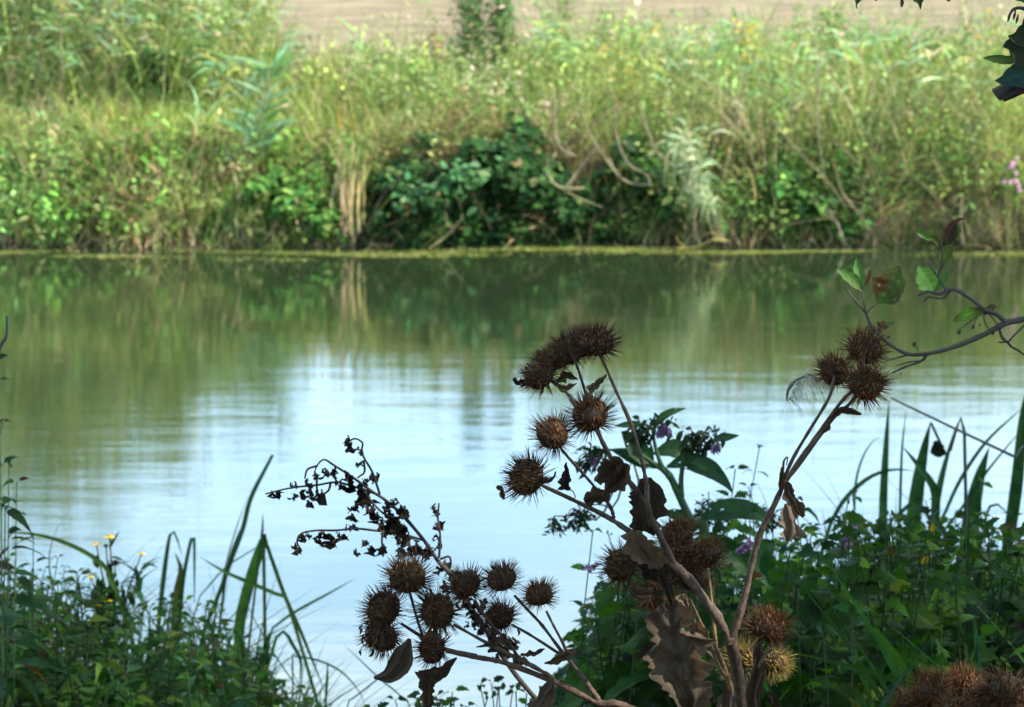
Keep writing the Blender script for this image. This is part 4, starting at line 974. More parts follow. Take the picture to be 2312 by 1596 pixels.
def leafy(gs, gl, top, h, L=.05, W=.6, pl=NET, gap=.035, lean=.06, serr=.28, kind='leaf', pairs=True, rows=10, droop=.55, maxh=.75, r=.0016):
    """an upright leafy stem whose tip is at `top`"""
    top = np.asarray(top, float)
    b = top - np.array([random.gauss(0, lean) * h, random.gauss(0, lean) * h, h])
    bow = np.array([random.gauss(0, .04), random.gauss(0, .04), 0]) * h
    t = np.linspace(0, 1, 6)[:, None]
    c = b + (top - b) * t + bow * np.sin(np.pi * t)
    tube(gs, c, [r, r * .4], np.array((.06, .12, .05)) * random.uniform(.7, 1.3), sides=5, k=2)
    hh = min(maxh, h * .92); n = max(3, int(hh / gap))
    s = np.linspace(1, 1 - hh / h, n)
    az0 = random.uniform(0, 3.14); out = []
    for i, q in enumerate(s):
        p = b + (top - b) * q + bow * math.sin(math.pi * q)
        size = min(1, .35 + i * .14)
        for k in range(2 if pairs else 1):
            az = az0 + (i % 2) * 1.57 + k * math.pi + random.gauss(0, .3) if pairs else az0 + i * 2.4
            out.append((p, az, size * random.uniform(.8, 1.15), .9 - min(1.0, i * .12)))
    m = len(out)
    p = np.array([o[0] for o in out]); az = np.array([o[1] for o in out]); sz = np.array([o[2] for o in out]); up = np.array([o[3] for o in out])
    d = nrm(np.stack([np.cos(az), np.sin(az), np.clip(up, -.2, 1) - .25 + RNG.normal(0, .3, m)], -1))
    pet = L * .22 * sz
    nn = nrm(np.stack([RNG.normal(0, .45, m), RNG.normal(-.35, .45, m), np.ones(m)], -1))
    leaves(gl, p, d, (0, 0, 1), pet * 1.1, .0018, (.05, .1, .04), .05, 'stalk', 2, 0)
    leaves(gl, p + d * pet[:, None], d, nn, L * sz, L * W * sz, pal(pl, m, .2), RNG.uniform(droop * .5, droop * 1.5, m), kind, rows, .25, serr)
    return b

def fill_top(env, x):
    xs, ys = zip(*env)
    return float(np.interp(x, xs, ys))

# upper outline of the growth at the right and at the left, as seen in the photograph
ENV_R = [(1120, 1640), (1200, 1590), (1280, 1560), (1330, 1370), (1380, 1290), (1450, 1230), (1560, 1200), (1640, 1215), (1700, 1290), (1780, 1220), (1860, 1180), (2000, 1165), (2100, 1170), (2200, 1180), (2312, 1190), (2500, 1150), (2900, 1100)]
ENV_L = [(-500, 1150), (-200, 1180), (0, 1230), (60, 1300), (130, 1270), (230, 1310), (330, 1330), (420, 1360), (500, 1370), (560, 1450), (640, 1500), (700, 1560), (760, 1600), (860, 1640)]

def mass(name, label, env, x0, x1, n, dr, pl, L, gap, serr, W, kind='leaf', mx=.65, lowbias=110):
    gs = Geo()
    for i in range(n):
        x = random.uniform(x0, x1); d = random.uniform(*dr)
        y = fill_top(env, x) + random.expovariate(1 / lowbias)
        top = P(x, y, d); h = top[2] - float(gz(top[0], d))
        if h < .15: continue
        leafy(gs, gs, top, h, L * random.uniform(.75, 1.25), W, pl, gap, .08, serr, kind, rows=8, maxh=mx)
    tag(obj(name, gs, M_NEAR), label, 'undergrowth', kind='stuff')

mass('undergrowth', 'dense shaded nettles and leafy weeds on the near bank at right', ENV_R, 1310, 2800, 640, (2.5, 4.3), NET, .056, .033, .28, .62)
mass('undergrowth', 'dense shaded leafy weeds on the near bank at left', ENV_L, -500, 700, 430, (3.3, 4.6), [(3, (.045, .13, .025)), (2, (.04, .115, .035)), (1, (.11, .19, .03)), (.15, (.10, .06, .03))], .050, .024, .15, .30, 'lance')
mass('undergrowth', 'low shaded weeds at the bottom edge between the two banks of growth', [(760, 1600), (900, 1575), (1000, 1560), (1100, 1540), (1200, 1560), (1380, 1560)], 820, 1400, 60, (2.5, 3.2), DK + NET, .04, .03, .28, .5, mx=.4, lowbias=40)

# individual nettles that stand clear of the mass
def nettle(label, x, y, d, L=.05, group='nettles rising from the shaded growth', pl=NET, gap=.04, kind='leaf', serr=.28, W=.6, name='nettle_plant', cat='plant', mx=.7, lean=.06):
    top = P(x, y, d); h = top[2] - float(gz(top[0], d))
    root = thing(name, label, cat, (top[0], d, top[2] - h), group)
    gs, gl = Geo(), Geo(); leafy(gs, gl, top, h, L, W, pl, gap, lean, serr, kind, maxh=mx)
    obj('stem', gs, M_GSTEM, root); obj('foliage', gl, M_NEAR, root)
nettle('nettle with open leaves just left of the middle burr cluster', 1395, 1330, 2.7, .05)
nettle('nettle top spreading over the water below the middle burrs', 1345, 1405, 2.6, .05)
nettle('nettle with jagged leaves behind the hanging dead leaf', 1440, 1370, 2.55, .06)
nettle('small nettle tip at the left edge of the right hand growth', 1290, 1480, 2.6, .035)
nettle('nettle beneath the comfrey, left of its thick stem', 1375, 1210, 3.0, .03)
nettle('slender nettle top showing against pale water right of the comfrey', 1715, 1010, 3.4, .032, gap=.028)
nettle('nettle behind the right burdock branch, leaves against pale water', 1690, 1100, 3.2, .035, gap=.03)
nettle('nettle just right of the hanging tan leaf', 1835, 1190, 3.0, .045)
nettle('nettle with a pointed tip below the bent sedge blade', 1925, 1120, 3.3, .045)
nettle('nettle under the broad sedge blades at right', 2010, 1165, 3.3, .045)
nettle('pale tipped nettle between two sedge blades', 2090, 1130, 3.4, .04)
nettle('nettle at the foot of the broadest sedge blade', 2215, 1090, 3.5, .045)
nettle('nettle nearest the right edge of the photo', 2290, 1170, 3.3, .05)
nettle('bright leaved nettle low in the dark growth at right', 1925, 1390, 2.4, .05, pl=[(1, (.07, .2, .05))])
nettle('nettle low between the two clusters of burrs at right', 1860, 1440, 2.3, .055)
nettle('low nettle leaves above the corner burrs', 2210, 1440, 2.3, .05)
nettle('tall nettle rising highest between the comfrey and the right burdock branch', 1660, 1060, 3.0, .045, gap=.03)
nettle('leafy nettle just left of the right burdock branch, above the mauve flowers', 1700, 1150, 2.9, .05, gap=.03)
nettle('leafy nettle against the water just right of the right burdock branch', 1795, 1130, 3.0, .045, gap=.03)
nettle('drooping nettle below the long comfrey leaf', 1625, 1225, 2.9, .055, gap=.03)
nettle('nettle topped by a fresh green tip below the hanging tan leaf', 1770, 1225, 2.8, .055, gap=.03)
nettle('dark nettle beside the yellow burr', 1800, 1330, 2.5, .055)

# small seedy weed heads in front of pale water
def seedy(label, x, y, d, hpx, wpx, n=90, col=((.05, .07, .06), (.03, .09, .04)), bx=None):
    top = P(x, y, d); root = thing('seed_head_weed', label, 'plant', basept(P(bx or x, y, d)[0], d), 'fine seeding weeds')
    gs, gl = Geo(), Geo(); b = np.array(root.location)
    tube(gs, [b, P(bx or x, y + 120, d), (P(bx or x, y + 20, d) + top) / 2, top] if bx else [b, (b + top) / 2 + [.01, 0, 0], top], [.002, .0007], (.06, .09, .05), 5, 5)
    for i in range(14):
        q = P(x + random.uniform(-wpx, wpx), y + random.uniform(0, hpx), d); p = P(x, q[2] * 0 + y + hpx * random.uniform(.3, 1.1), d)
        tube(gs, [p, (p + q) / 2 + [0, 0, .004], q], [.0008, .0004], (.06, .08, .05), 4, 3)
        m = n // 14; bs = p + (q - p) * RNG.uniform(.2, 1, (m, 1)) + RNG.normal(0, .003, (m, 3))
        leaves(gl, bs, rdir(m), rdir(m), RNG.uniform(.004, .010, m), RNG.uniform(.002, .005, m), pal([(1, col[0]), (1, col[1])], m), .2, 'leaf', 2, .2)
    obj('stem', gs, M_GSTEM, root); obj('seeds', gl, M_NEAR, root)
seedy('grey seeding weed hanging between comfrey leaves', 1600, 1110, 3.2, 70, 60, 260)
seedy('dark seeding weed tip left of the hanging leaf, over the water', 1310, 1140, 3.0, 60, 30, 160, bx=1450)
seedy('tiny dark sprig farthest left of the comfrey', 1250, 1165, 3.0, 40, 14, 60, bx=1440)
seedy('seeding weed among the dark growth below the sedge', 1960, 1230, 3.0, 120, 60, 300)
seedy('fine weed head beside the right burdock branch', 1745, 1140, 3.2, 60, 40, 160)

# ------------------------------------------------------------------ comfrey
def comfrey():
    d = 2.9; b = basept(.22, d)
    root = thing('comfrey_plant', 'green comfrey with broad smooth leaves and small mauve flowers behind the burdock', 'plant', b)
    g = Geo(); k = (.06, .15, .05)
    def T(pts, r): tube(g, [P(p[0], p[1], p[2] if len(p) > 2 else d) for p in pts], np.array(r) * .85, k, 7, 5, .04)
    tube(g, [b, b * .5 + P(1580, 1320, d) * .5, P(1600, 1320, d), P(*zc(1100, 1100), d)], [.008, .006, .005], k, 8, 5)
    T([zc(1100, 1100), zc(1020, 930), zc(960, 800), zc(900, 730)], [.005, .0045, .004])
    T([zc(900, 740), zc(850, 590), zc(820, 430)], [.0032, .0022, .0016]); T([zc(900, 740), zc(760, 640), zc(640, 590), zc(520, 590)], [.003, .0024, .0016])
    T([zc(1040, 960), zc(1035, 820), zc(1045, 720), zc(1060, 600)], [.0034, .0028, .002]); T([zc(1060, 700), zc(1140, 620), zc(1250, 550)], [.0022, .0014])
    T([zc(520, 590), zc(420, 590), zc(330, 640)], [.0016, .001]); T([zc(820, 430), zc(760, 400), zc(700, 420)], [.0014, .001]); T([zc(820, 430), zc(870, 390), zc(930, 400)], [.0014, .001])
    T([(1748, 1420), (1742, 1370), (1735, 1330), (1732, 1300)], [.0035, .003]); T([(1742, 1370), (1760, 1330), (1790, 1290)], [.0025, .0018])
    obj('stem', g, M_GSTEM, root)
    c1, c2 = (.05, .15, .05), (.035, .11, .05)
    def L(pts, ws, seed, nh=(0, -1, .5), dd=d, fold=.25, col=c1):
        g = Geo(); sheet(g, [P(p[0], p[1], p[2] if len(p) > 2 else dd) for p in pts], [a / F * dd for a in ws], nh, .06, .06, .15, .2, col, c2, seed, 30, 12, fold, .012, 45, .9, holes=random.randint(0, 3))
        obj('leaf', g, M_COMF, root)
    L([zc(930, 715), zc(1080, 680), zc(1250, 740), zc(1360, 830), zc(1420, 910)], [3, 17, 24, 22, 12, 1], 1)
    L([zc(1180, 1120), zc(1300, 1050), zc(1450, 1040), zc(1600, 1070), zc(1720, 1140)], [3, 20, 26, 26, 18, 1], 2, (0, -.9, .6))
    L([zc(830, 690), zc(760, 620), zc(680, 530), zc(590, 450)], [3, 24, 30, 20, 1], 3, (.2, -1, .2))
    L([zc(880, 720), zc(740, 690), zc(640, 640), zc(520, 590)], [3, 12, 12, 2], 4)
    L([zc(1080, 700), zc(1030, 610), zc(950, 590), zc(820, 620)], [3, 22, 24, 14, 1], 5, (0, -.8, .6), 2.95)
    L([zc(830, 400), zc(890, 350), zc(960, 310), zc(1070, 278)], [2, 10, 8, 1], 6); L([zc(1280, 510), zc(1350, 500), zc(1470, 482)], [2, 12, 8, 1], 7)
    L([zc(750, 400), zc(650, 400), zc(540, 412)], [2, 9, 7, 1], 8); L([zc(1100, 1090), zc(980, 1070), zc(900, 1050)], [3, 14, 12, 2], 9)
    L([(1735, 1320), (1720, 1280), (1725, 1240), (1750, 1225)], [4, 26, 34, 28, 6], 10, (.1, -1, .1), 2.85); L([(1738, 1330), (1790, 1290), (1830, 1260), (1860, 1250)], [3, 22, 24, 3], 11, (0, -.8, .5))
    L([zc(1200, 1130), zc(1100, 1170), zc(1000, 1150), zc(920, 1160)], [3, 16, 16, 2], 12); L([(1590, 1200), (1640, 1240), (1690, 1290), (1700, 1350)], [3, 26, 30, 20, 2], 13, (0, -1, .3))
    L([(1600, 1330), (1560, 1360), (1540, 1420), (1550, 1500)], [3, 26, 30, 20, 2], 14, (0, -1, .3)); L([(1800, 1450), (1880, 1400), (1990, 1400), (2080, 1450)], [3, 30, 34, 26, 2], 15, (0, -.7, .8), 2.7)
    L([(1620, 1330), (1660, 1380), (1700, 1450), (1710, 1520)], [3, 26, 30, 20, 2], 16, (0, -1, .3))
    buds = [zc(800, 400), zc(740, 420), zc(700, 430), zc(860, 390), zc(930, 400), zc(1080, 490), zc(1110, 520), zc(1140, 510), zc(1080, 560), zc(1200, 520), zc(1240, 530), zc(1280, 500), zc(400, 590), zc(340, 610), zc(310, 660), zc(440, 620), zc(350, 670), zc(330, 690), zc(740, 470), zc(1270, 460)]
    for i, q in enumerate(buds):
        g = Geo(); m = 16; c = P(*q, d)
        leaves(g, c + RNG.normal(0, .0045, (m, 3)), rdir(m) + [0, 0, -.3], rdir(m), RNG.uniform(.007, .014, m), RNG.uniform(.003, .006, m), pal([(2, (.05, .09, .06)), (1, (.08, .09, .08))], m), .3, 'leaf', 3, .3)
        obj('bud', g, M_NEAR, root)
    for q in [zc(880, 480), zc(930, 465), zc(905, 450), zc(1275, 600), zc(1310, 590), zc(385, 690)]:
        g = Geo(); m = 6; c = P(*q, d - .01)
        leaves(g, np.tile(c + [0, 0, .008], (m, 1)), nrm(rdir(m) * .35 + [0, 0, -1]), rdir(m), .011, .005, pal([(2, (.2, .12, .26)), (1, (.12, .07, .16))], m, .1), .1, 'round', 3, .4)
        obj('flower', g, M_PETAL, root)
comfrey()

def mauve(label, x, y, d, n=5, hood=True):
    top = P(x, y, d); root = thing('woundwort_plant', label, 'flower', basept(top[0], d), 'mauve flowered weeds on the near bank')
    gs, gl = Geo(), Geo(); h = top[2] + .04 - root.location[2]
    leafy(gs, gl, top + [0, 0, .03], h, .035, .5, NET, .035, .03, .25, maxh=.5)
    obj('stem', gs, M_GSTEM, root); obj('foliage', gl, M_NEAR, root)
    for i in range(n):
        g = Geo(); m = 5; c = top + RNG.normal(0, .006, 3)
        leaves(g, np.tile(c, (m, 1)), nrm(rdir(m) + [0, -.6, -.3]), rdir(m), .007, .005, pal([(1, (.16, .08, .21)), (1, (.24, .13, .28))], m, .1), .1, 'round', 3, .3)
        obj('flower', g, M_PETAL, root)
mauve('weed with mauve flowers left of the right burdock branch', 1692, 1226, 2.8, 6)
mauve('purple flowered weed under the sedge blades', 1913, 1198, 2.9, 6)
mauve('weed with one drooping mauve flower at the left of the burrs', 1338, 1268, 2.8, 3)

# two orange autumn leaves
g = Geo(); sheet(g, [P(2108, 1182, 2.85), P(2100, 1205, 2.85), P(2096, 1225, 2.85)], [.001, .004, .001], col=(.55, .26, .02), col2=(.5, .3, .03), seed=3); 
tag(obj('orange_leaf', g, M_NEAR), 'upright orange leaf caught in the dark growth below the sedge', 'leaf', 'orange leaves')
g = Geo(); sheet(g, [P(2080, 1272, 2.85), P(2092, 1264, 2.84), P(2100, 1262, 2.85)], [.001, .004, .001], col=(.55, .26, .02), col2=(.5, .3, .03), seed=4)
tag(obj('orange_leaf', g, M_NEAR), 'smaller lower orange leaf in the dark growth at right', 'leaf', 'orange leaves')

# ------------------------------------------------------------------ sedge blades
def blade(label, pts, w, d, col=(.045, .13, .07), name='sedge_blade', nh=(0, -1, .1), fold=.25, group='blades by the water', tipw=0.02, cat='blade', pf=None):
    ws = np.array([P(p[0], p[1], d) for p in pts])
    c = catmull(ws, 8); g0 = float(gz(ws[0][0], d)) - .02
    down = c[0] - c[2]; down = down / np.linalg.norm(down)
    H = c[0][2] - g0; dx = max(-.3, min(.3, (down[0] / max(.3, -down[2])) if down[2] < 0 else 0))
    tt = np.linspace(1, 0, 12, endpoint=False)[:, None]
    low = c[0] + np.array([dx * H, 0, -H]) * tt * [1, 0, 1] - np.array([dx * H * .5, 0, 0]) * tt ** 2
    full = np.vstack([low, c])
    sl = np.concatenate([[0], np.cumsum(np.linalg.norm(np.diff(full, axis=0), axis=1))]); s0 = sl[12] / sl[-1]
    f = np.linspace(0, 1, 80); v = np.clip((f - s0) / (1 - s0), 0, 1)
    pf = pf or ([.8, .95, 1, .85, .55, tipw] if tipw < .3 else [.8, .9, 1, 1, .95, tipw])
    wd = np.interp(v, np.linspace(0, 1, len(pf)), pf) * w / F * d / 2
    g = Geo()
    sheet(g, full[::2] if len(full) > 60 else full, wd, nh, .0, .0, .0, random.uniform(-.15, .15), col, tuple(np.array(col) * .75), random.randint(0, 99), 110, 4, fold, 0, 8)
    tag(obj(name, g, M_NEAR), label, cat, group)
R4 = 4.3
blade('tall narrow upright blade right of the three burrs', [z8(600, 900), z8(600, 600), z8(607, 400), z8(622, 150), z8(634, 0)], 20, R4)
blade('broad pointed blade, second from the three burrs', [z8(740, 800), z8(760, 600), z8(800, 330), z8(848, 110)], 34, R4)
blade('medium blade leaning right beside the bent one', [z8(830, 800), z8(865, 600), z8(905, 400), z8(970, 160)], 18, R4)
blade('broadest pointed blade at right', [z8(1030, 850), z8(1055, 620), z8(1095, 420), z8(1152, 245)], 40, R4)
blade('tall broad blade nearest the right edge', [z8(1230, 850), z8(1262, 660), z8(1300, 380), z8(1325, 100), z8(1370, -150)], 30, R4)
blade('blade bent sharply over to the left', [z8(880, 800), z8(872, 620), z8(868, 470), z8(790, 350), z8(700, 240)], 22, R4 - .1)
blade('hair thin upright blade behind the tall narrow one', [z8(684, 700), z8(690, 520), z8(700, 250), z8(724, 35)], 7, R4)
blade('thin blade arching over to the left above the growth', [z8(330, 640), z8(400, 520), z8(520, 410), z8(640, 365), z8(765, 368)], 11, R4)
blade('thin hooked blade arching beside the tall narrow one', [z8(450, 640), z8(460, 430), z8(500, 290), z8(560, 205), z8(606, 195)], 6, R4)
blade('blade slanting up out of the right edge', [z8(900, 640), z8(1000, 420), z8(1140, 215), z8(1340, 30)], 9, R4)
blade('thin blade slanting behind the broadest one', [z8(900, 700), z8(1010, 560), z8(1150, 360), z8(1340, 130)], 7, R4)
blade('short blade leaning right in front of the water at right', [z8(640, 640), z8(720, 560), z8(820, 480)], 10, R4)
blade('arched blade near the right edge', [z8(1130, 640), z8(1150, 560), z8(1200, 545), z8(1250, 600)], 7, R4)
blade('curved blade beneath the right burdock branch', [z8(130, 640), z8(180, 560), z8(240, 590), z8(275, 650)], 12, 3.4)
blade('bright long blade slanting through the dark growth', [z8(790, 1350), z8(850, 1080), z8(930, 880), z8(1040, 690)], 13, 2.6, (.11, .26, .05))
blade('bright drooping blade low in the dark growth', [z8(740, 1440), z8(640, 1300), z8(560, 1200), z8(500, 1160)], 22, 2.4, (.09, .22, .04))
blade('grass blade at the bottom of the dark growth', [z8(520, 1500), z8(480, 1400), z8(455, 1270)], 14, 2.4, (.08, .2, .05))
blade('blue green blade above the corner burrs', [z8(1100, 1390), z8(1085, 1250), z8(1075, 1110)], 14, 2.4, (.06, .17, .09))
blade('grass blade crossing low above the corner burrs', [z8(1080, 1340), z8(1130, 1200), z8(1190, 1090)], 14, 2.4, (.06, .18, .05))
# straight thin dead stem leaning across the sedge
g = Geo(); tube(g, [P(2012, 898, 3.9), P(2130, 955, 3.9), P(2285, 1028, 3.9)], [.0016, .0022], (.10, .13, .12), 5, 5)
tube(g, [P(2285, 1028, 3.9), P(2330, 1200, 3.9), basept(P(2340, 1400, 3.9)[0], 3.9)], [.0022, .003], (.10, .13, .12), 5, 5)
tag(obj('bent_stalk', g, M_GSTEM), 'long straight dead stem slanting down across the sedge blades', 'stem')
root = thing('dark_stalk', 'dark stalk with a small black leaf between the sedge blades', 'stem', basept(P(2180, 1130, 4.1)[0], 4.1))
g = Geo(); tube(g, [np.array(root.location), P(*z8(1030, 480), 4.1), P(*z8(930, 290), 4.1), P(*z8(850, 120), 4.1)], [.003, .002], (.05, .06, .05), 5, 5); obj('stem', g, M_GSTEM, root)
g = Geo(); sheet(g, [P(*z8(925, 275), 4.09), P(*z8(890, 265), 4.09), P(*z8(875, 215), 4.09)], [.003, .012, .002], crumple=.6, col=(.02, .03, .02), seed=5); obj('leaf', g, M_NEAR, root)

# left hand blades and grasses
def zl(x, y): return (.4353 * x, 902 + .4353 * y)
def z3(x, y): return (451 + .3745 * x, 998.6 + .3745 * y)
L4 = 4.4
gcol = (.07, .19, .06)
blade('long blade arching over from the left edge', [zl(600, 980), zl(540, 860), zl(380, 760), zl(200, 702), zl(20, 688)], 11, 3.8, (.10, .2, .05))
blade('folded blade with its tip snapped down, left one of the pair', [zl(820, 1200), zl(840, 1000), zl(865, 800), zl(886, 688), zl(910, 700), zl(942, 800)], 12, L4, tipw=.1)
blade('folded blade with its tip snapped down, right one of the pair', [zl(930, 1200), zl(950, 950), zl(975, 800), zl(1000, 703), zl(1008, 760), zl(1008, 1050)], 9, L4, tipw=.2)
blade('pointed brownish leaf between the folded pair', [zl(900, 1200), zl(920, 1000), zl(938, 880), zl(905, 790)], 20, L4, (.12, .14, .05))
blade('broad torn blade standing upright left of the withered weed', [z3(235, 1300), z3(240, 1100), z3(290, 880), z3(345, 700), z3(385, 590)], 26, 4.2, gcol, tipw=.8)
blade('thin tip above the broad torn blade', [z3(365, 640), z3(378, 530), z3(380, 425)], 7, 4.2, (.07, .12, .08))
blade('long double blade leaning right above the left growth', [z3(40, 1100), z3(140, 850), z3(185, 720), z3(260, 520), z3(310, 330), z3(440, 75)], 11, 4.4, (.05, .13, .09), tipw=.6)
blade('thin blade close beside the long leaning one', [z3(120, 1100), z3(160, 800), z3(215, 600), z3(305, 405)], 7, 4.4, (.06, .13, .09))
blade('grey thin blade behind the long leaning one', [z3(100, 1000), z3(160, 730), z3(220, 520), z3(290, 320)], 4, 4.5, (.10, .16, .14))
blade('long bent blade dropping to the right beside the broad one', [z3(385, 560), z3(440, 720), z3(515, 930), z3(600, 1120), z3(670, 1290), z3(760, 1520)], 10, 4.0, (.09, .17, .07))
blade('blade crossing behind the broad torn one', [z3(520, 940), z3(300, 845), z3(150, 780), z3(0, 690)], 10, 4.1, gcol)
blade('fine pale blade reaching right over the water', [z3(440, 1120), z3(560, 1030), z3(760, 920), z3(940, 820)], 7, 4.2, (.08, .2, .14))
blade('fine blade crossing up behind the broad one', [z3(0, 930), z3(150, 760), z3(300, 660), z3(460, 560)], 4, 4.4, (.08, .2, .14))
blade('broad drooping dark blade at the foot of left growth', [z3(360, 1420), z3(390, 1280), z3(420, 1140)], 24, 4.0, (.04, .12, .05))
blade('arched blade low over the water', [z3(460, 1180), z3(510, 1140), z3(560, 1220), z3(610, 1320), z3(600, 1480)], 9, 4.0, gcol)
blade('bluish blade leaning in the grass at bottom of left growth', [z3(330, 1560), z3(300, 1380), z3(260, 1200), z3(230, 1100)], 12, 3.7, (.12, .25, .2))
blade('long thin blade curving down at the middle of the bottom edge', [z3(560, 1290), z3(700, 1310), z3(850, 1380), z3(960, 1500), z3(1000, 1600)], 5, 4.0, (.09, .22, .14))
blade('short upright blade by the bottom of the open water', [z3(760, 1540), z3(768, 1420), z3(772, 1310)], 7, 4.0, (.06, .16, .08))
blade('thin stem crossing low over the open water', [z3(900, 1560), z3(980, 1500), z3(1080, 1420), z3(1180, 1330)], 4, 3.5, (.10, .2, .16))
blade('thin stem crossing the other way low over the open water', [z3(1260, 1580), z3(1180, 1500), z3(1080, 1420), z3(860, 1210)], 4, 3.5, (.10, .2, .16))

def near_grass(name, label, n, x0, x1, dr, yr, L, w, pl, env=None, lo=0, hi=60):
    g = Geo()
    x = RNG.uniform(x0, x1, n); d = RNG.uniform(*dr, n)
    y = np.array([fill_top(env, a) for a in x]) + RNG.uniform(lo, hi, n) if env else RNG.uniform(*yr, n)
    tp = np.array([P(a, b, c) for a, b, c in zip(x, y, d)])
    H = RNG.uniform(*L, n)
    lean = np.stack([RNG.normal(0, .3, n), RNG.normal(0, .2, n), np.ones(n)], -1)
    dn = RNG.uniform(.2, .9, n)
    bend = nrm(np.stack([RNG.normal(size=n), RNG.normal(size=n) * .5, -RNG.uniform(.2, 1.2, n)], -1))
    dirs = nrm(lean); base = tp - dirs * H[:, None] * .8
    leaves(g, base, dirs, nrm(np.stack([RNG.normal(0, .5, n), -np.ones(n), RNG.normal(0, .3, n)], -1)), H, RNG.uniform(*w, n), pal(pl, n), dn, 'blade', 9, .2, bend=bend)
    tag(obj(name, g, M_NEAR), label, 'grass', kind='stuff')
near_grass('shore_grass', 'arching thin grass at the water side of the left growth', 330, 420, 740, (3.7, 4.5), None, (.20, .45), (.002, .006), [(3, (.06, .15, .06)), (1, (.1, .18, .13)), (1, (.14, .12, .09))], ENV_L, -40, 130)
near_grass('shore_grass', 'sparse fine grass stalks rising from the left growth', 90, -100, 520, (3.7, 4.5), None, (.20, .5), (.0012, .003), [(2, (.07, .13, .06)), (1, (.14, .12, .09))], ENV_L, -90, 60)
near_grass('shore_grass', 'fine grass among the sedge blades at right', 110, 1820, 2700, (3.6, 4.6), None, (.25, .5), (.0015, .005), [(3, (.05, .13, .07)), (1, (.1, .16, .1))], ENV_R, -90, 60)
near_grass('shore_grass', 'shaded grass blades low in the right growth', 120, 1700, 2700, (2.3, 3.0), None, (.20, .4), (.004, .009), [(3, (.06, .17, .05)), (1, (.05, .14, .09))], ENV_R, 120, 420)

# ------------------------------------------------------------------ left edge plants and yellow flowers
def fleabane():
    d = 3.9; b = basept(P(250, 1400, d)[0], d)
    root = thing('fleabane_plant', 'clump with small yellow and brown daisy heads above the left growth', 'flower', b)
    gs, gl = Geo(), Geo()
    heads = [(247, 1209, 1, 15), (217, 1226, 1, 12), (239, 1230, 0, 11), (261, 1266, 0, 13), (320, 1248, 1, 11), (204, 1299, 1, 12), (222, 1362, 1, 16), (243, 1352, 1, 16), (231, 1345, 1, 12), (318, 1290, 0, 8), (232, 1332, 0, 9)]
    for x, y, yel, r in heads:
        top = P(x, y, d); mid = P(255 + (x - 255) * .5 + random.uniform(-6, 6), (y + 1480) / 2, d)
        tube(gs, [b + [random.uniform(-.05, .05), 0, 0], P(255 + (x - 255) * .4, 1480, d), mid, top], [.003, .0022, .0014, .001], (.07, .12, .06), 5, 4)
        m = 14; p = np.array([P(255 + (x - 255) * .5 + (x - 255) * .5 * t, 1440 + (y + 14 - 1440) * t, d) for t in RNG.uniform(0, .95, m)])
        leaves(gl, p, nrm(rdir(m) + [0, 0, .5]), (0, 0, 1), RNG.uniform(.02, .04, m), RNG.uniform(.006, .011, m), pal([(1, (.05, .14, .05)), (1, (.04, .11, .06))], m), .2, 'lance', 5, .2)
        R = r / F * d; g = Geo(); m = 16; a = np.linspace(0, 6.28, m, endpoint=False)
        dd = np.stack([np.cos(a), np.sin(a), -.1 * np.ones(m)], -1)
        if yel: leaves(g, np.tile(top, (m, 1)), dd, (0, 0, 1), R * RNG.uniform(.8, 1.1, m), R * .45, pal([(1, (.65, .47, .03))], m, .1), .15, 'round', 3, .1)
        tube(g, [top - [0, 0, R * .6], top - [0, 0, R * .2], top + [0, 0, R * .15]], [R * .15, R * .55, R * .35], (.42, .25, .03) if yel else (.07, .045, .03), 8, 3)
        obj('flower_head', g, M_PETAL, root)
    obj('stem', gs, M_GSTEM, root); obj('foliage', gl, M_NEAR, root)
fleabane()

nettle('tall leafy spray entering from the left edge beside the water', 20, 1055, 3.0, .04, 'leafy sprays at the left edge', DK, .035, 'lance', .1, .3, 'leafy_spray')
nettle('tallest leafy spray on the left edge, beneath the bare twig', -4, 860, 2.9, .045, 'leafy sprays at the left edge', DK, .04, 'lance', .1, .3, 'leafy_spray')
nettle('broad leaved spray low on the left edge', 12, 1150, 2.9, .055, 'leafy sprays at the left edge', DK, .03, 'lance', .15, .35, 'leafy_spray')
nettle('dark spray with a brown leaf just inside the left edge', 38, 1090, 3.1, .045, 'leafy sprays at the left edge', DK + [(1, (.09, .04, .02))], .03, 'lance', .15, .35, 'leafy_spray')
nettle('upper spray of dark leaves on the left edge', 6, 955, 3.0, .035, 'leafy sprays at the left edge', DK, .04, 'lance', .1, .35, 'leafy_spray')
nettle('grey green weed above the arching blade at left', 75, 1215, 3.4, .045, 'leafy sprays at the left edge', [(1, (.06, .13, .08))], .03, 'lance', .25, .25, 'leafy_spray')
nettle('weed tip just left of the yellow daisies', 130, 1260, 3.6, .045, 'leafy sprays at the left edge', NET, .03, 'lance', .1, .28, 'leafy_spray')
nettle('thistly weed at the bottom edge below the grasses', 600, 1480, 3.0, .05, 'thistly weeds at the bottom', [(1, (.05, .16, .10))], .025, 'lance', .45, .4, 'thistle_plant', mx=.3)
nettle('low thistly weed left of the other one at the bottom edge', 420, 1500, 3.0, .05, 'thistly weeds at the bottom', [(1, (.05, .16, .08))], .025, 'lance', .45, .4, 'thistle_plant', mx=.3)
root = thing('bare_twig', 'single dark twig with a curled leaf high on the left edge', 'twig', basept(P(-60, 1300, 3.0)[0], 3.0))
g = Geo(); tube(g, [np.array(root.location), P(-50, 1000, 3.0), P(-5, 800, 3.0), P(14, 760, 3.0), P(16, 712, 3.0)], [.003, .0025, .0018, .0015], (.04, .06, .06), 5, 5); obj('stem', g, M_GSTEM, root)
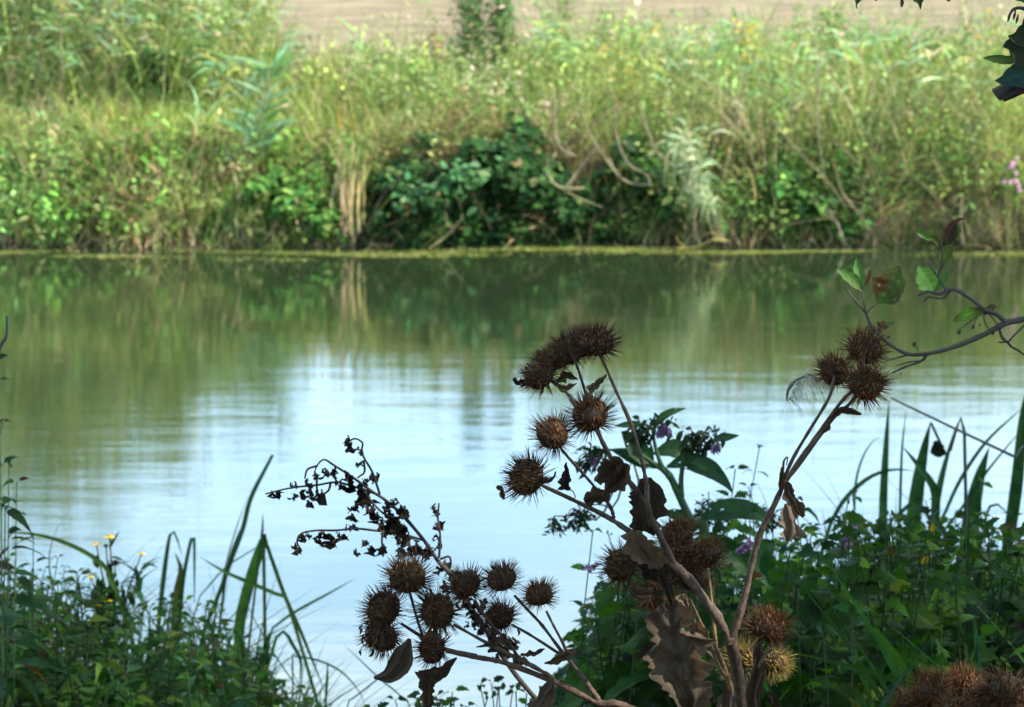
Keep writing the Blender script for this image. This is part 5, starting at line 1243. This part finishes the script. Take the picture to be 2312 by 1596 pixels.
g = Geo(); sheet(g, [P(-12, 812, 3.0), P(5, 803, 3.0), P(18, 803, 3.0)], [.001, .003, .0005], col=(.03, .09, .07), seed=8); obj('leaf', g, M_NEAR, root)

# ------------------------------------------------------------------ alder tree overhanging from the right
def alder():
    base = basept(2.9, 1.4)
    root = thing('alder_tree', 'alder tree whose twigs and brown blotched leaves hang in from the right', 'tree', base)
    g = Geo(); bk = (.12, .10, .085)
    tube(g, [base - [0, 0, .1], base + [.05, 0, 1.2], base + [.2, .1, 3.0], base + [.35, 0, 5.0], base + [.5, 0, 8.0]], [.17, .14, .12, .09, .03], bk, 12, 6, .03)
    obj('trunk', g, M_BARK, root)
    limbs = Geo(); tips = []
    for i in range(26):
        h = random.uniform(3.0, 7.2); a = random.uniform(0, 6.28); L = random.uniform(2.2, 4.6) * (1 - abs(h - 4.5) / 8)
        s = base + [.2 + .05 * h, .05, h]; e = s + [math.cos(a) * L, math.sin(a) * L, random.uniform(.6, 1.6)]
        m1 = (s + e) / 2 + [0, 0, .35]
        tube(limbs, [s, m1, e], [.045, .03, .008], bk, 6, 4)
        for k in range(5):
            t = random.uniform(.3, 1); q = s + (e - s) * t + [0, 0, .3]
            e2 = q + np.array([random.gauss(0, .7), random.gauss(0, .7), random.gauss(.1, .4)])
            tube(limbs, [q, (q + e2) / 2, e2], [.012, .004], bk, 5, 2); tips.append(e2); tips.append((q + e2) / 2)
    obj('limb', limbs, M_BARK, root)
    tips = np.array(tips); n = CROWN_N
    k = RNG.integers(0, len(tips), n)
    p = tips[k] + RNG.normal(0, .42, (n, 3)) * [1, 1, .7]
    # keep twigs from drooping into the open view
    keep = p[:, 2] > 3.1
    p = p[keep]; n = len(p)
    cr = Geo(); leaves(cr, p, rdir(n) + [0, 0, -.2], nrm(RNG.normal(0, .6, (n, 3)) + [0, 0, 1]), RNG.uniform(.06, .10, n), RNG.uniform(.055, .085, n), pal([(3, (.05, .13, .03)), (1, (.08, .17, .04)), (.4, (.16, .10, .03))], n), .2, 'round', 3, .15)
    obj('crown', cr, M_ALDER, root)
    # branches seen at the right edge
    da = 2.45; tw = (.055, .05, .045)
    def T(pts, r, d=da, name='branch'):
        g = Geo(); tube(g, [p if len(p) == 3 and p[2] > 10 else (P(p[0], p[1], p[2] if len(p) > 2 else d)) for p in pts], np.array(r) * .8, tw, 6, 4, .12); obj(name, g, M_BARK, root)
    A = z7
    g = Geo(); tube(g, [base + [.15, .05, 2.4], np.array([1.8, 2.2, 2.75]), P(2700, 640, 2.45), P(2420, 690, 2.45), P(*A(1873, 835), da), P(*A(1750, 862), da), P(*A(1640, 920), da), P(*A(1500, 985), da), P(*A(1350, 1040), da), P(*A(1190, 1078), da), P(*A(1060, 1078), da), P(*A(940, 1012), da), P(*A(870, 950), da), P(*A(800, 870), da), P(*A(770, 800), da), P(*A(700, 710), da), P(*A(620, 610), da)],
                        [.014, .010, .006, .004, .0028, .0026, .0024, .0022, .0020, .0019, .0018, .0018, .0016, .0013, .0010, .0008, .0006], tw, 7, 5, .10)
    obj('branch', g, M_BARK, root)
    T([A(1750, 862), A(1680, 800), A(1600, 770), A(1500, 690), A(1380, 625), A(1280, 658), A(1200, 640), A(1130, 672)], [.0028, .0026, .002, .0012])
    T([A(1360, 640), A(1300, 690), A(1210, 680), A(1170, 715)], [.0014, .0008]); T([A(1330, 640), A(1300, 590), A(1270, 540), A(1200, 430)], [.0015, .0010]); T([A(1270, 540), A(1300, 470), A(1320, 420)], [.001, .0007])
    T([A(1270, 530), A(1300, 400), A(1290, 300), A(1240, 250)], [.0009, .0006]); T([A(1310, 310), A(1340, 240), A(1370, 200)], [.0008, .0006])
    T([A(1190, 1085), A(1160, 1125), A(1040, 1170), A(950, 1212)], [.0018, .0008]); T([A(1150, 1125), A(1070, 1135), A(980, 1160)], [.001, .0006]); T([A(1060, 1085), A(970, 1110), A(900, 1130)], [.001, .0006])
    T([A(770, 800), A(750, 700), A(745, 630)], [.001, .0007]); T([A(775, 795), A(800, 760), A(850, 722)], [.0007, .0006]); T([A(1700, 895), A(1720, 960), A(1760, 990), A(1800, 950), A(1880, 870)], [.0016, .001])
    T([A(1760, 995), A(1790, 1030), A(1830, 1050), A(1890, 1095)], [.0015, .001]); T([A(1690, 995), A(1760, 995)], [.0008, .001]); T([A(1640, 920), A(1600, 860), A(1590, 790)], [.0008, .0006]); T([A(1640, 900), A(1680, 870), A(1630, 800)], [.0008, .0005])
    T([A(1570, 790), A(1500, 850), A(1430, 900)], [.0007, .0005]); T([A(1560, 800), A(1530, 850), A(1518, 880)], [.0006, .0005]); T([A(1130, 1060), A(1130, 1040), A(1110, 1020)], [.0006, .0005])
    for x, y, r in [(1420, 925, 16), (1517, 893, 12), (1562, 876, 8), (1572, 800, 9), (925, 960, 9), (1655, 935, 12), (1010, 1215, 6)]:
        g = Geo(); c = P(*A(x, y), da); R = r * .323 / F * da
        tube(g, [c + [R * .8, 0, R * 1.6], c + [R * .4, 0, R * .8], c, c + [-R * .5, 0, -R]], [R * .15, R * .8, R * .95, R * .2], (.05, .04, .035), 7, 4, .15); obj('catkin', g, M_BARK, root)
    G1, B1, LG = (.055, .11, .025), (.07, .028, .016), (.11, .24, .055)
    def L(pts, ws, c1, c2, seed, d=da, curl=.15, twist=0, jag=.35, bl=.8, holes=0, nh=(0, -1, .2), cr=.12, conv=A):
        g = Geo(); q = [P(*conv(*p), d) for p in pts]
        s = .323 if conv is A else .2018 if conv is Q else 1
        sheet(g, q, [a * s / F * d * (1 if conv is A else 1.25) for a in ws], nh, cr, jag, curl, twist, c1, c2, seed, 26, 12, .12, .02, 45, bl, holes); obj('leaf', g, M_ALDER, root)
    L([(852, 720), (905, 650), (950, 570), (985, 490), (1000, 465)], [10, 80, 112, 118, 100, 60, 12], G1, B1, 1, bl=1.3, holes=4)
    L([(745, 640), (700, 580), (640, 530), (562, 480)], [4, 36, 42, 30, 2], (.09, .2, .05), (.10, .08, .03), 2)
    L([(750, 630), (730, 560), (710, 480), (700, 405)], [4, 34, 40, 30, 2], LG, (.09, .2, .06), 3, 2.47); L([(760, 600), (780, 550), (795, 490)], [4, 16, 16, 6], G1, B1, 4)
    L([(1245, 640), (1210, 580), (1170, 520), (1130, 465)], [8, 80, 96, 86, 40, 4], LG, (.10, .24, .06), 5, 2.5); L([(1250, 640), (1290, 590), (1320, 520), (1325, 480)], [4, 26, 28, 4], (.10, .23, .07), G1, 6)
    L([(1300, 480), (1320, 420), (1350, 350), (1380, 300)], [4, 22, 34, 26, 3], (.09, .2, .04), B1, 7); L([(1275, 310), (1240, 265), (1180, 250), (1125, 230)], [8, 26, 34, 26, 6], (.08, .18, .04), B1, 8, curl=.6, cr=.3)
    L([(1310, 320), (1340, 260), (1370, 200), (1400, 160)], [6, 44, 56, 50, 14], (.05, .06, .02), (.045, .02, .014), 9, curl=.6, cr=.35); L([(1330, 230), (1400, 150), (1460, 130)], [16, 22, 4], (.05, .025, .02), B1, 10, cr=.3)
    L([(1390, 260), (1410, 210), (1425, 170)], [10, 26, 5], (.09, .2, .05), G1, 11); L([(1580, 770), (1520, 790), (1450, 810), (1380, 850)], [22, 40, 42, 30, 8], (.10, .21, .03), B1, 12, cr=.35, curl=.4, bl=1.4)
    L([(850, 880), (890, 880), (930, 880)], [16, 34, 30, 10], (.10, .05, .035), B1, 13, cr=.35); L([(830, 930), (800, 910), (765, 890)], [10, 34, 28, 8], (.05, .13, .04), G1, 14); L([(900, 860), (940, 870), (960, 840)], [5, 16, 3], (.06, .16, .08), G1, 15)
    L([(1110, 1030), (1105, 1010), (1115, 995)], [6, 16, 8], B1, B1, 16); L([(870, 940), (860, 890), (845, 850)], [5, 16, 4], (.10, .05, .03), B1, 17)
    L([(1680, 745), (1640, 760), (1590, 800)], [6, 24, 26, 8], (.06, .05, .03), (.04, .03, .02), 18)
    # leaves at the upper right corner and top edge, nearer
    def Q(x, y): return (2054.5 + .2018 * x, .2018 * y)
    du = 2.0
    g = Geo(); tube(g, [base + [.2, .1, 3.0], np.array([1.7, 1.8, 3.0]), P(2600, 60, du), P(2420, 110, du), P(2300, 138, du)], [.014, .01, .006, .0025, .0012], tw, 6, 4, .1); obj('branch', g, M_BARK, root)
    g = Geo(); tube(g, [P(2420, 110, du), P(2360, 40, du), P(2312, 20, du), P(*Q(1170, 100), du), P(*Q(1120, 160), du), P(*Q(1105, 210), du)], [.0022, .0014, .0012, .001, .0008], tw, 6, 4, .1); obj('branch', g, M_BARK, root)
    g = Geo(); tube(g, [P(2600, 60, du), P(2400, -90, du), P(2200, -70, du), P(2080, -40, du), P(1950, -25, du)], [.005, .003, .002, .001], tw, 6, 4, .1); obj('branch', g, M_BARK, root)
    for x, y in [(1170, 170), (1200, 215), (1270, 255), (1108, 195)]:
        g = Geo(); c = P(*Q(x, y), du); tube(g, [c + [.0006, 0, .0035], c, c - [.0008, 0, .003]], [.0004, .001, .0004], (.035, .03, .025), 6, 3); obj('catkin', g, M_BARK, root)
    L([(1600, 380), (1450, 360), (1300, 400), (1180, 420), (1100, 400)], [60, 130, 140, 90, 6], (.03, .05, .02), (.02, .02, .012), 31, du, conv=Q)
    L([(1500, 560), (1380, 560), (1240, 540), (1120, 500), (1040, 520)], [40, 190, 200, 150, 70, 4], (.035, .055, .02), (.02, .025, .012), 21, du, cr=.25, conv=Q, holes=2)
    L([(1290, 655), (1100, 670), (960, 660), (820, 650)], [6, 30, 44, 40, 4], (.05, .13, .02), B1, 22, du, conv=Q); L([(1560, 800), (1380, 800), (1180, 850), (1040, 900), (950, 900)], [30, 150, 150, 110, 60, 4], (.02, .06, .06), (.015, .045, .04), 23, du, conv=Q)
    L([(1500, 960), (1350, 980), (1240, 1000), (1140, 1035)], [30, 60, 50, 4], (.07, .03, .035), (.04, .02, .02), 24, du, conv=Q); L([(1400, -20), (1280, -20), (1180, 0)], [40, 60, 4], (.04, .12, .03), G1, 25, du, conv=Q)
    L([(100, -160), (90, -60), (110, 30), (115, 105)], [30, 90, 60, 20, 3], (.03, .06, .02), (.02, .03, .02), 26, du, conv=Q, cr=.3); L([(-560, -140), (-580, -20), (-600, 60), (-590, 100)], [20, 70, 36, 8, 3], (.02, .06, .04), (.02, .04, .03), 27, du, conv=Q)
    L([(-90, -90), (-90, 0), (-92, 50), (-92, 78)], [3, 5, 18, 10], (.05, .04, .03), (.03, .02, .02), 28, du, conv=Q); L([(425, -60), (430, -10), (440, 15)], [30, 30, 6], (.03, .03, .02), (.02, .02, .02), 29, du, conv=Q)
    L([(-380, -90), (-385, -30), (-380, 10)], [30, 26, 6], (.04, .06, .02), B1, 30, du, conv=Q)
CROWN_N = 34000
alder()

def shade_tree(label, x, y, H, Rr, n, seed):  # unseen trees, added behind the viewer to keep skylight off the foreground
    rg = random.Random(seed); base = basept(x, y)
    root = thing('added_shade_tree', label, 'tree', base, 'unseen trees added behind the viewer for shade')
    g = Geo(); tube(g, [base - [0, 0, .1], base + [.1, 0, H * .4], base + [0, .1, H * .95]], [.22, .15, .03], (.14, .12, .10), 12, 6, .03); obj('trunk', g, M_BARK, root)
    lg = Geo(); tips = []
    for i in range(34):
        h = rg.uniform(.18, .92) * H; a = rg.uniform(0, 6.28); L = Rr * rg.uniform(.5, 1) * (1.1 - .5 * h / H)
        s = base + [.05, .05, h]; e = s + [math.cos(a) * L, math.sin(a) * L, rg.uniform(.3, 1.4)]
        tube(lg, [s, (s + e) / 2 + [0, 0, .3], e], [.05, .03, .008], (.14, .12, .10), 6, 4)
        tips += [s + (e - s) * t for t in (.45, .65, .85, 1)]
    obj('limb', lg, M_BARK, root)
    tips = np.array(tips); k = RNG.integers(0, len(tips), n); p = tips[k] + RNG.normal(0, .55, (n, 3))
    p = p[p[:, 2] > 1.2]; n = len(p)
    cr = Geo(); leaves(cr, p, rdir(n) + [0, 0, -.2], nrm(RNG.normal(0, .7, (n, 3)) + [0, 0, 1]), .13, .10, pal([(3, (.05, .12, .03)), (1, (.08, .16, .04))], n), .2, 'round', 2, .15)
    obj('crown', cr, M_ALDER, root)
shade_tree('unseen leafy tree added behind the viewer for shade, left one', -3.2, -3.4, 9, 3.6, 15000, 1)
shade_tree('unseen leafy tree added behind the viewer for shade, right one', 2.6, -4.2, 10, 3.8, 15000, 2)

# ------------------------------------------------------------------ light, sky, camera
SUN = Vector((.74, -.22, .62)).normalized()
el = math.asin(SUN.z); az = math.atan2(SUN.x, SUN.y)
sd = bpy.data.lights.new('sun', 'SUN'); sd.energy = 5.0; sd.angle = math.radians(.5); sd.color = (1, .91, .76)
so = bpy.data.objects.new('sun', sd); C.objects.link(so); so.rotation_mode = 'QUATERNION'; so.rotation_quaternion = SUN.to_track_quat('Z', 'Y')

w = bpy.data.worlds.new('World'); bpy.context.scene.world = w; w.use_nodes = True
nt = w.node_tree; N = nt.nodes; K = nt.links; N.clear()
wo = N.new('ShaderNodeOutputWorld'); bg = N.new('ShaderNodeBackground'); bg.inputs['Strength'].default_value = .10
sky = N.new('ShaderNodeTexSky'); sky.sky_type = 'NISHITA'; sky.sun_disc = False; sky.sun_elevation = el; sky.sun_rotation = az
sky.altitude = 0; sky.air_density = 1.0; sky.dust_density = .4; sky.ozone_density = 3
tc = N.new('ShaderNodeTexCoord'); mp = N.new('ShaderNodeMapping'); mp.inputs['Scale'].default_value = (1, 1, 3.2); mp.inputs['Location'].default_value = (.4, .1, .2)
K.new(tc.outputs['Generated'], mp.inputs['Vector'])
no = N.new('ShaderNodeTexNoise'); no.inputs['Scale'].default_value = 3.6; no.inputs['Detail'].default_value = 7; no.inputs['Roughness'].default_value = .55
K.new(mp.outputs[0], no.inputs['Vector'])
rp = N.new('ShaderNodeValToRGB'); rp.color_ramp.elements[0].position = .42; rp.color_ramp.elements[1].position = .68
rp.color_ramp.elements[0].color = (.08, .08, .08, 1); rp.color_ramp.elements[1].color = (.9, .9, .9, 1)
K.new(no.outputs['Fac'], rp.inputs[0])
mx = N.new('ShaderNodeMix'); mx.data_type = 'RGBA'; mx.inputs['B'].default_value = (12, 15, 16.5, 1)
K.new(rp.outputs[0], mx.inputs['Factor']); K.new(sky.outputs[0], mx.inputs['A'])
# the sky brightens to a pale cyan towards the horizon
sx = N.new('ShaderNodeSeparateXYZ'); K.new(tc.outputs['Generated'], sx.inputs[0])
hz = N.new('ShaderNodeMapRange'); hz.inputs['From Min'].default_value = .50; hz.inputs['From Max'].default_value = .20
hz.inputs['To Min'].default_value = 0; hz.inputs['To Max'].default_value = .85; K.new(sx.outputs['Z'], hz.inputs['Value'])
hr = N.new('ShaderNodeMix'); hr.data_type = 'RGBA'; K.new(no.outputs['Fac'], hr.inputs['Factor'])
cr2 = N.new('ShaderNodeValToRGB'); cr2.color_ramp.elements[0].position = .44; cr2.color_ramp.elements[1].position = .62
cr2.color_ramp.elements[0].color = (.0, .0, .0, 1); cr2.color_ramp.elements[1].color = (1, 1, 1, 1); K.new(no.outputs['Fac'], cr2.inputs[0]); K.new(cr2.outputs[0], hr.inputs['Factor'])
hr.inputs['A'].default_value = (6.6, 10.6, 14.4, 1); hr.inputs['B'].default_value = (12.0, 14.8, 16.8, 1)
mh = N.new('ShaderNodeMix'); mh.data_type = 'RGBA'; K.new(hz.outputs[0], mh.inputs['Factor']); K.new(mx.outputs['Result'], mh.inputs['A']); K.new(hr.outputs['Result'], mh.inputs['B'])
K.new(mh.outputs['Result'], bg.inputs['Color']); K.new(bg.outputs[0], wo.inputs['Surface'])

cd = bpy.data.cameras.new('camera'); co = bpy.data.objects.new('camera', cd); C.objects.link(co)
co.location = tuple(CAM); co.rotation_euler = (math.radians(90) - PITCH, 0, 0)
cd.sensor_width = 36; cd.lens = F / 2312 * 36; cd.clip_end = 3000; cd.clip_start = .05
cd.dof.use_dof = True; cd.dof.focus_distance = 1.93
cd.dof.aperture_fstop = (cd.lens / 1000) / .0035
sc = bpy.context.scene; sc.camera = co
sc.view_settings.view_transform = 'Standard'; sc.view_settings.look = 'None'
sc.view_settings.exposure = 1.3; sc.view_settings.gamma = 1
sc.cycles.use_denoising = True
sc.cycles.max_bounces = 7; sc.cycles.transparent_max_bounces = 4
sc.cycles.sample_clamp_indirect = 6
